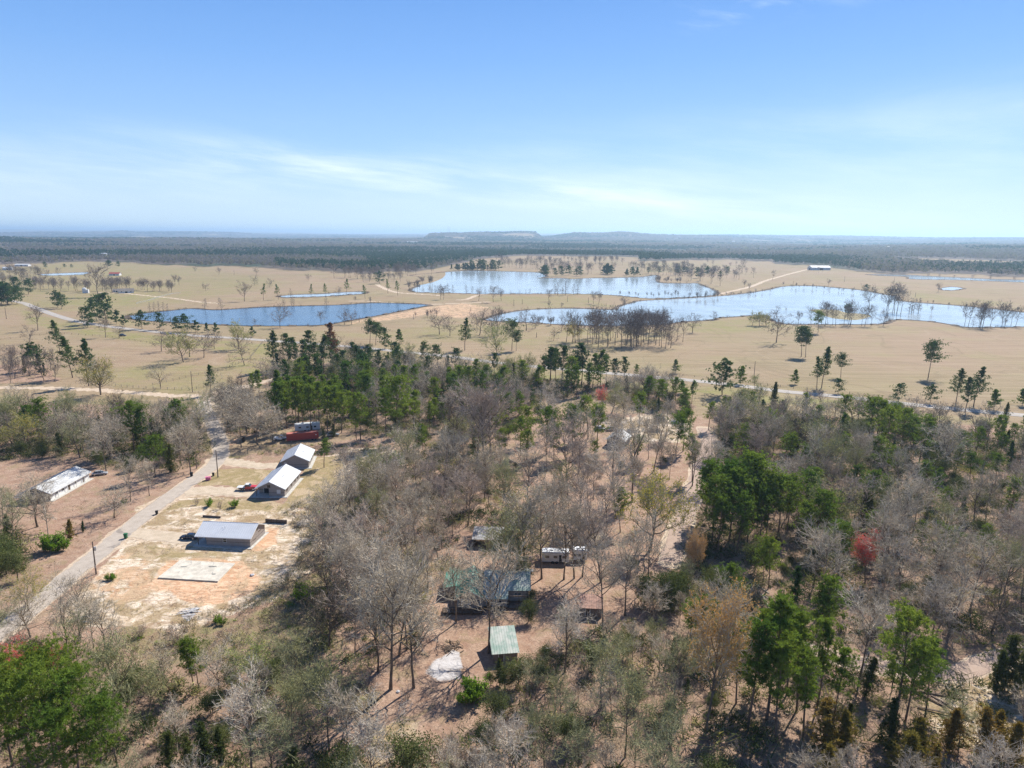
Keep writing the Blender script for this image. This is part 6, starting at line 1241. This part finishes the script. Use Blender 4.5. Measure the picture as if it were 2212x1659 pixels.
def truck(name, label, loc, rz, paint, flatbed=True, L=6.2, paint2=None):
    r = empty(name, (loc[0], loc[1], .05), rz); tag(r, label, 'truck'); hl = L/2
    m = MB(); m.prism([(hl-1.55, .5), (hl, .5), (hl, 1.05), (hl-.15, 1.22), (hl-1.4, 1.30), (hl-1.55, 1.30)], 'y', -.95, .95); m.build('bonnet', M[paint2 or paint], r, .05)
    m = MB(); m.prism([(hl-3.3, .5), (hl-1.55, .5), (hl-1.55, 1.25), (hl-1.62, 1.30), (hl-3.3, 1.30)], 'y', -.97, .97); m.build('cab', M[paint2 or paint], r, .03)
    m = MB(); m.prism([(hl-3.25, 1.30), (hl-1.65, 1.30), (hl-2.25, 1.92), (hl-3.15, 1.92)], 'y', -.84, .84); m.build('window', M['window_glass'], r, .03)
    m = MB(); m.box(hl-3.2, hl-2.2, -.82, .82, 1.90, 1.98); m.build('cab_roof', M[paint], r, .03)
    m = MB(); m.box(-hl, hl-3.4, -1.1, 1.1, .95, 1.10); m.box(hl-3.45, hl-3.38, -1.0, 1.0, 1.10, 1.95); m.build('flatbed' if flatbed else 'bed', M['old_white_metal' if flatbed else paint], r)
    m = MB(); m.box(-hl+.2, hl-.3, -.42, -.28, .5, .66); m.box(-hl+.2, hl-.3, .28, .42, .5, .66); m.build('chassis', M['black_plastic'], r)
    m = MB(); m.box(hl, hl+.12, -.9, .9, .45, .68); m.build('bumper', M['chrome'], r)
    wheels(r, (hl-.9,), (-.85, .85), .40); wheels(r, (-hl+1.35,) if not flatbed else (-hl+1.0, -hl+1.9), (-.85, .85), .38)
    return r
c0 = P(407, 1166); car('parked_car', 'dark blue-black sedan parked at the left end of the lowest brick house', (c0[0], c0[1]+.6, .08), math.radians(176), 'blue_black_paint')
c0 = P(534, 1058); truck('flatbed_truck', 'red and white pickup truck with pale flatbed parked before the brick house porch', (c0[0], c0[1]), math.radians(4), 'white_paint', True, 5.9, 'red_paint')
c0 = P(604, 952); truck('white_truck', 'old white truck parked nose left at the end of the red container', (c0[0]+.2, c0[1]+.8), math.radians(186), 'white_paint', True, 5.0)
c0 = P(1297, 929); car('parked_car', 'dark pickup-sized car parked left of the cabin under pines', (c0[0], c0[1]), math.radians(10), 'silver_paint', 4.6, 1.9, True)
c0 = P(1323, 930); car('parked_van', 'long pale vehicle parked just behind the cabin', (c0[0], c0[1]), math.radians(5), 'silver_paint', 5.4, 2.0, True, cat='van')
c0 = P(202, 1030); car('parked_car', 'silver-grey vehicle parked at the far right end of the long white-roofed house', (c0[0]+1, c0[1]+2), math.radians(20), 'silver_paint', 4.7, 1.85)
c0 = P(720, 942); car('parked_car', 'grey vehicle in the shade right of the red container', (c0[0], c0[1]), math.radians(15), 'silver_paint', 4.7, 1.85, True)
c0 = P(270, 725); car('parked_car', 'small dark vehicle standing by the field fence below the blue pond', (c0[0], c0[1]-3), math.radians(5), 'blue_black_paint', 4.8, 1.9, True)

# ------------------------------------------------------------------ bins, boards, poles
def bin_(label, u, v, mat, rz=0.2, s=1.0):
    p = P(u, v); r = empty('trash_bin', (p[0], p[1], .02), rz, s); tag(r, label, 'trash bin'); m = MB(); m.add([(-.27, -.27, .08), (.27, -.27, .08), (.27, .27, .08), (-.27, .27, .08), (-.34, -.36, 1.0), (.34, -.36, 1.0), (.34, .36, 1.0), (-.34, .36, 1.0)], [(0, 3, 2, 1), (4, 5, 6, 7), (0, 1, 5, 4), (1, 2, 6, 5), (2, 3, 7, 6), (3, 0, 4, 7)]); m.build('body', M[mat], r, .03)
    m = MB(); m.prism([(-.40, 1.0), (.40, 1.0), (.36, 1.08), (-.30, 1.12)], 'x', -.37, .37); m.build('lid', M[mat], r, .02); wheels(r, (-.22, .22), (.30,), .12, .06)
bin_('green wheeled trash bin at the roadside by the lowest driveway', 272, 1163, 'green_plastic', s=1.25); bin_('dark wheeled bin on the left verge of the lane opposite the pink box', 414, 1029, 'black_plastic', s=1.3); bin_('black wheeled bin beside the utility pole by the middle driveway', 461, 1028, 'black_plastic'); bin_('small dark bin on the left edge of the lane below the middle driveway', 339, 1111, 'black_plastic'); bin_('tall dark wheeled bin against the trees left of the white truck', 526, 955, 'black_plastic', s=2.2)
p = P(450, 1037); r = empty('pink_box', (p[0], p[1], .03), .3); tag(r, 'bright pink plastic crate box at the lane edge by the middle driveway', 'box'); m = MB(); m.add([(-.7, -.45, 0), (.7, -.45, 0), (.7, .45, 0), (-.7, .45, 0), (-.8, -.55, .95), (.8, -.55, .95), (.8, .55, .95), (-.8, .55, .95)], [(0, 3, 2, 1), (4, 5, 6, 7), (0, 1, 5, 4), (1, 2, 6, 5), (2, 3, 7, 6), (3, 0, 4, 7)]); m.build('body', M['pink_plastic'], r, .05); m = MB(); m.box(-.86, .86, -.6, .6, .95, 1.08); m.build('lid', M['pink_plastic'], r, .03)
p = P(577, 1129); r = empty('lumber_beam', (p[0], p[1], 0), math.radians(-8)); tag(r, 'long dark retaining wall of boards behind the lowest brick house', 'retaining wall'); m = MB(); m.box(-.5, 5.8, 0, .35, 0, 1.05); m.box(-20, -14.6, .9, 1.15, 0, .55); m.build('board', M['lumber'], r); m = MB(); [m.box(x, x+.15, -.12, -.01, 0, 1.25) for x in (0, 1.4, 2.8, 4.2, 5.6)]; m.build('stake', M['dark_wood'], r)
def pole(u, v, vt, label, arm=True, tr=False, group='utility poles', thick=.15):
    p = P(u, v); h = max(3.0, height_at(p, vt)); r = empty('utility_pole', tuple(p), .3); tag(r, label, 'utility pole', group); m = MB(); m.tube((0, 0, -.2), (0, 0, h), thick*1.25, thick*.8, 8); m.build('pole', M['pole_wood'], r)
    if arm:
        m = MB(); m.box(-1.1, 1.1, -.08, .08, h-.75, h-.6); m.build('crossarm', M['pole_wood'], r)
        for x in (-1.0, 0, 1.0): m = MB(); m.tube((x, 0, h-.6 if x else h), (x, 0, h-.35 if x else h+.25), .06); m.build('insulator', M['galvanised'], r)
    if tr: m = MB(); m.tube((.38, 0, h-2.3), (.38, 0, h-1.4), .26, n=12); m.build('transformer', M['galvanised'], r); m = MB(); m.box(-.18, .18, -.22, -.16, 1.6, 2.3); m.build('meter_box', M['galvanised'], r)
    return np.array([p[0], p[1], p[2]+h])
pt_ = [pole(208, 1240, 1170, 'wooden utility pole with meter by the lane beside the bare slab', False, True), pole(471, 1031, 972, 'wooden utility pole beside the middle driveway', False), pole(521, 967, 919, 'thin utility pole under the oaks right of the lane', False), pole(416, 847, 802, 'utility pole at the dirt junction by the field fence', False),
       pole(1628.6, 817, 780, 'lone utility pole at the edge of the tan field', False)]
for u, v, vt, lb in ((1110,661,647,'between the two right lakes, leftmost'),(1128,657,645,'between the two right lakes, second from left'),(1226,652,639,'above the shore of the right-hand lake'),(1271,655,642,'between the lakes left of the pier'),(1017,673,664,'right of the pond dam'),(894,690,678,'on the grass right of the blue pond'),(776,696,681,'at the near shore of the blue pond'),(1824,609,597,'left of the big pale barn road'),(1931,613,599,'on the hillside above the right lake'),(1956,633,622,'near the right lake inlet'),(1977,642,632,'right of the lake inlet'),(1939,625,613,'midway up the right pasture'),(1713,617,607,'at the far shore of the right lake'),(14,689,664,'in the left field near the frame edge'),(369,697,683,'at the left end of the blue pond'),(506,594,584,'on the tan hill beyond the blue pond'),(1159,729,718,'on the grass in front of the right lake'),(1309,668,655,'on the grassy point between the lakes')):
    pole(u, v, vt, 'distant utility pole '+lb, False, thick=.2)
def cable(a, b, sag, label):
    pts = [(a*(1-t_)+b*t_)-np.array([0, 0, sag*4*t_*(1-t_)]) for t_ in np.linspace(0, 1, 14)]; m = MB()
    for i in range(13): m.tube(pts[i], pts[i+1], .018, n=4, cap=False)
    o = m.build('power_line', M['black_plastic']); tag(o, label, 'power line')
cable(pt_[0], pt_[1], 1.6, 'overhead wire between the two poles beside the lane'); cable(pt_[1], pt_[2], .9, 'overhead wire from the driveway pole up to the oaks')

# ------------------------------------------------------------------ fences
def fence(name, label, pts, step, h, mat, rails=3, post=.09, cat='fence'):
    ln = resample(GP(pts), step); r = empty(name, (ln[0][0], ln[0][1], 0)); tag(r, label, cat); o0 = np.array([ln[0][0], ln[0][1]]); n = 0
    m = MB(); many = MB()
    for i, q in enumerate(ln):
        z = float(terrain(*q)); x, y = q-o0
        if n < 90: b = MB(); b.box(x-post, x+post, y-post, y+post, z, z+h); b.build('post', M[mat], r); n += 1
        else: many.box(x-post, x+post, y-post, y+post, z, z+h)
    for i in range(len(ln)-1):
        a = ln[i]-o0; b = ln[i+1]-o0; za = float(terrain(*ln[i])); zb = float(terrain(*ln[i+1]))
        for k in range(rails): zz = h*(k+.9)/(rails+.1)-.06; m.tube((a[0], a[1], za+zz), (b[0], b[1], zb+zz), .03, n=3, cap=False)
    m.build('rail', M[mat], r)
    if many.v: tag(many.build('post', M[mat], r), kind='stuff')
fence('field_fence', 'weathered post and rail fence crossing the pasture up to the highway', [(330,832),(420,812),(480,800),(540,775),(567,740)], 4.2, 1.35, 'fence_wood')
fence('field_fence', 'wooden fence along the dirt road at the field corner', [(250,834),(300,839),(410,843),(440,838),(470,828)], 3.6, 1.35, 'fence_wood', 3)
fence('roadside_fence', 'long thin wire fence between the highway and the tan field', [(1475,812),(1590,824),(1700,838),(1830,850),(1960,864),(2080,876),(2212,888)], 6.5, 1.2, 'dark_wood', 3, .07)
fence('white_fence', 'white board fence along the farmhouse drive', [(295,656),(320,650),(345,642),(372,635),(389,633)], 3.0, 1.5, 'white_trim', 3, .12)
fence('shore_fence', 'dark wire fence along the foot of the left field', [(0,735),(120,720),(233,728),(330,742)], 7, 1.2, 'dark_wood', 2, .07)

# ------------------------------------------------------------------ far farm buildings, towers
def barn(name, label, u, v, rz, W, L, hw, hr, roofm, wallm, cat='barn', doors=True, group=None):
    p = P(u, v); r = empty(name, tuple(p), rz); tag(r, label, cat, group); m = MB(); m.box(-W/2, W/2, 0, L, -1, hw); m.prism([(-W/2, hw), (W/2, hw), (0, hr-.05)], 'y', 0, L); m.build('wall', M[wallm], r)
    gable_roof(r, W, -.5, L+.5, hw, hr, roofm, .5, rib=False)
    if doors: door(r, 'y-', 0, .0, W*.24, hw*.72, 0, 'dark_void'); door(r, 'x+', L*.5, 0, L*.16, hw*.7, W/2, 'dark_void'); [window(r, 'x+', L*f, hw*.45, 1.6, 1.2, W/2, muntins=(1, 1)) for f in (.2, .8)]
    return r
barn('barn', 'big pale metal barn with open dark doors on the right-hand hill', 1749, 583, math.radians(-86), 22, 46, 6.5, 10, 'old_white_metal', 'pale_barn')
barn('farmhouse', 'pasture farmhouse with brown roof in its ring of bare trees', 256, 633, math.radians(-60), 10, 18, 3, 5.6, 'shingle', 'white_siding', 'house')
barn('garage', 'low shed roof left of the pasture farmhouse under bare trees', 246, 631, math.radians(-80), 8, 10, 2.6, 4, 'shingle', 'white_siding', 'garage')
barn('red_roofed_barn', 'small white barn with red roof in the green far field', 238, 595, math.radians(-85), 9, 18, 3.4, 5.6, 'red_roof', 'white_siding')
barn('white_barn', 'white roofed farm building at the far left edge of the fields', 35, 575, math.radians(-88), 12, 30, 3.5, 5.5, 'old_white_metal', 'white_siding', 'barn'); barn('white_barn', 'pale shed in the trees just right of the left edge', 8, 583, math.radians(-80), 10, 18, 4, 6, 'white_metal', 'white_siding')
barn('far_house', 'white shed row peeking from the woods above the left field', 212, 558, math.radians(-88), 12, 26, 13, 15, 'white_metal', 'white_siding', 'building', False); barn('far_house', 'white buildings in the distant woods left of the ridge', 880, 528, math.radians(-88), 30, 70, 16, 19, 'white_metal', 'white_siding', 'building', False); barn('far_house', 'pale building in the distant woods near the right hill', 1580, 524, math.radians(-88), 20, 30, 14, 17, 'old_white_metal', 'white_siding', 'building', False); barn('far_house', 'small pale roof in the woods beyond the big barn', 1913, 538, math.radians(-88), 14, 20, 12, 15, 'old_white_metal', 'white_siding', 'building', False)
p = P(183, 633); r = empty('tank_shed', tuple(p), .1); tag(r, 'white cylindrical tank shed left of the pasture farmhouse', 'tank'); m = MB(); m.tube((0, 0, 0), (0, 0, 6.2), 2.5, n=20); m.build('tank', M['white_trim'], r, smooth=False); m = MB(); m.tube((0, 0, 6.2), (0, 0, 7.3), 2.6, .2, n=20); m.build('roof', M['white_metal'], r); m = MB(); m.box(2.7, 5.2, -1.5, 1.5, 0, 4.6); m.build('lean_to', M['white_siding'], r)
def tower(u, R, vt, label, w=2.2):
    d = ray(u, 505); a = math.atan2(d[0], d[1]); x, y = R*math.sin(a), R*math.cos(a); z = float(terrain(x, y)); dt = ray(u, vt); top = CAMH+dt[2]*math.hypot(x, y)/math.hypot(dt[0], dt[1]); h = top-z
    r = empty('radio_tower', (x, y, z)); tag(r, label, 'tower', 'radio towers on the horizon'); m = MB()
    for sx, sy in ((-1, -1), (1, -1), (1, 1), (-1, 1)): m.tube((sx*w, sy*w, 0), (sx*w*.3, sy*w*.3, h), .5, .35, 5)
    n = 14
    for i in range(n):
        z0, z1 = h*i/n, h*(i+1)/n; w0, w1 = w*(1-.7*i/n), w*(1-.7*(i+1)/n); m.tube((-w0, -w0, z0), (w1, -w1, z1), .3, n=4); m.tube((w0, w0, z0), (-w1, w1, z1), .3, n=4)
    m.build('lattice', M['galvanised'], r); m = MB(); m.tube((0, 0, h*.97), (0, 0, h*1.08), .4, n=5); m.build('antenna', M['galvanised'], r)
tower(968, 8500, 489.5, 'left one of the pair of radio towers on the flat ridge', 4); tower(971.5, 8560, 491, 'right one of the pair of radio towers on the flat ridge', 4); tower(952, 8450, 497, 'short mast left of the twin radio towers', 2); tower(1361, 9300, 502, 'single water-tower-like mast on the right-hand horizon', 6)
# pier on the lakes
for u0, v0, u1, v1, lb in ((1334,669,1352,670,'short wooden pier at the tip of the grassy point'),(1162,601.5,1186,601,'low wooden jetty reaching into the upper lake')):
    a = P(u0, v0); b = P(u1, v1); dv = b-a; L = float(np.linalg.norm(dv)); r = empty('pier', (a[0], a[1], 0), math.atan2(dv[1], dv[0])); tag(r, lb, 'pier'); m = MB(); m.box(0, L, -1.2, 1.2, 1.0, 1.25); m.build('deck', M['fence_wood'], r); m = MB(); [m.box(x, x+.25, s*1.0-.12, s*1.0+.12, 0, 1.0) for x in np.arange(.3, L, 3.0) for s in (-1, 1)]; m.build('piling', M['dark_wood'], r)
# litter of things in the yards
p = P(1142, 1236); r = empty('picnic_bench', (p[0], p[1], 0), -.05); tag(r, 'small white slatted flat trailer on the grass left of the trailer home', 'trailer'); m = MB(); [m.box(-1.1+.28*i, -.88+.28*i, -.6, .6, .55, .62) for i in range(8)]; m.box(-1.15, 1.15, -.55, -.45, .4, .55); m.box(-1.15, 1.15, .45, .55, .4, .55); m.build('deck', M['white_trim'], r); wheels(r, (-.3, .3), (-.7, .7), .25, .14)
def debris(name, label, u, v, n, L, mat, seed, spread=1.6, cat='debris', t_=.06):
    p = P(u, v); rr = np.random.RandomState(seed); m = MB()
    for i in range(n):
        x, y = rr.normal(size=2)*spread; a = rr.uniform(-.5, .5)+.4 if 'plank' in name else rr.uniform(0, 3.14); l = L*rr.uniform(.5, 1); z = .08+.05*(i % 6); m.M = Matrix.Translation((x, y, z)) @ Matrix.Rotation(a, 4, 'Z') @ Matrix.Rotation(rr.uniform(-.06, .06), 4, 'Y'); m.box(-l/2, l/2, -t_*1.3, t_*1.3, -t_/2, t_/2)
    o = m.build(name, M[mat]); o.location = (p[0], p[1], 0); tag(o, label, cat)
debris('plank_pile', 'pile of pale planks and sheets on the ground below the bare slab', 408, 1324, 26, 2.4, 'ash', 3, .9); debris('plank_pile', 'scattered grey boards lying at the lane below the slab', 182, 1338, 12, 2.6, 'galvanised', 4, 1.0); debris('log_pile', 'heap of cut branches at the edge of the ash-white patch', 972, 1400, 46, 1.8, 'dark_wood', 5, .9, 'branch pile', .05)
debris('fallen_logs', 'fallen pale tree trunks in the wood right of the lane', 1622, 1275, 9, 12, 'fence_wood', 8, 2.6, 'fallen trees', .16); debris('fallen_logs', 'fallen trunks at the edge of the lower right clearing', 2040, 1530, 8, 8, 'dark_wood', 9, 2.0, 'fallen trees', .14)
m = MB()
rr = np.random.RandomState(2)
for name_, u, v, s_ in (('white rock', 605, 1238, .7), ('pale stone', 1045, 1647, .5)):
    pass
def rock(u, v, s_, label):
    p = P(u, v); rr = np.random.RandomState(int(u)); me = bpy.data.meshes.new('rock'); import bmesh; bm = bmesh.new(); bmesh.ops.create_icosphere(bm, subdivisions=2, radius=s_)
    for w in bm.verts: w.co *= 1+rr.uniform(-.18, .18); w.co.z *= .6
    bm.to_mesh(me); bm.free(); me.materials.append(M['ash']); o = link('rock', me); o.location = (p[0], p[1], s_*.25); tag(o, label, 'rock')
rock(1046, 1687 if False else 1640, .55, 'pale boulder in the bottom clearing below the ash-white patch'); rock(1035, 1648, .4, 'smaller stone beside the pale boulder in the bottom clearing'); rock(860, 1495, .35, 'white stone at the foot of the tall bare trunk left of the ash patch'); rock(545, 1243, .5, 'whitish rock on the clay right of the bare slab')

# ------------------------------------------------------------------ haze: one closed box of even air
def haze():
    m = MB(); S = 63000; m.box(-S, S, -S, S, -4, 190); t = NT('haze_air'); v = t.n('ShaderNodeVolumePrincipled'); v.inputs['Color'].default_value = (.55, .77, 1.0, 1); v.inputs['Density'].default_value = HAZE; v.inputs['Anisotropy'].default_value = .4
    t.l(v.outputs[0], t.out.inputs['Volume']); o = m.build('haze', t.m); tag(o, kind='stuff', label='thin bluish air haze over the whole landscape', cat='haze')
HAZE = 8.5e-5
haze()
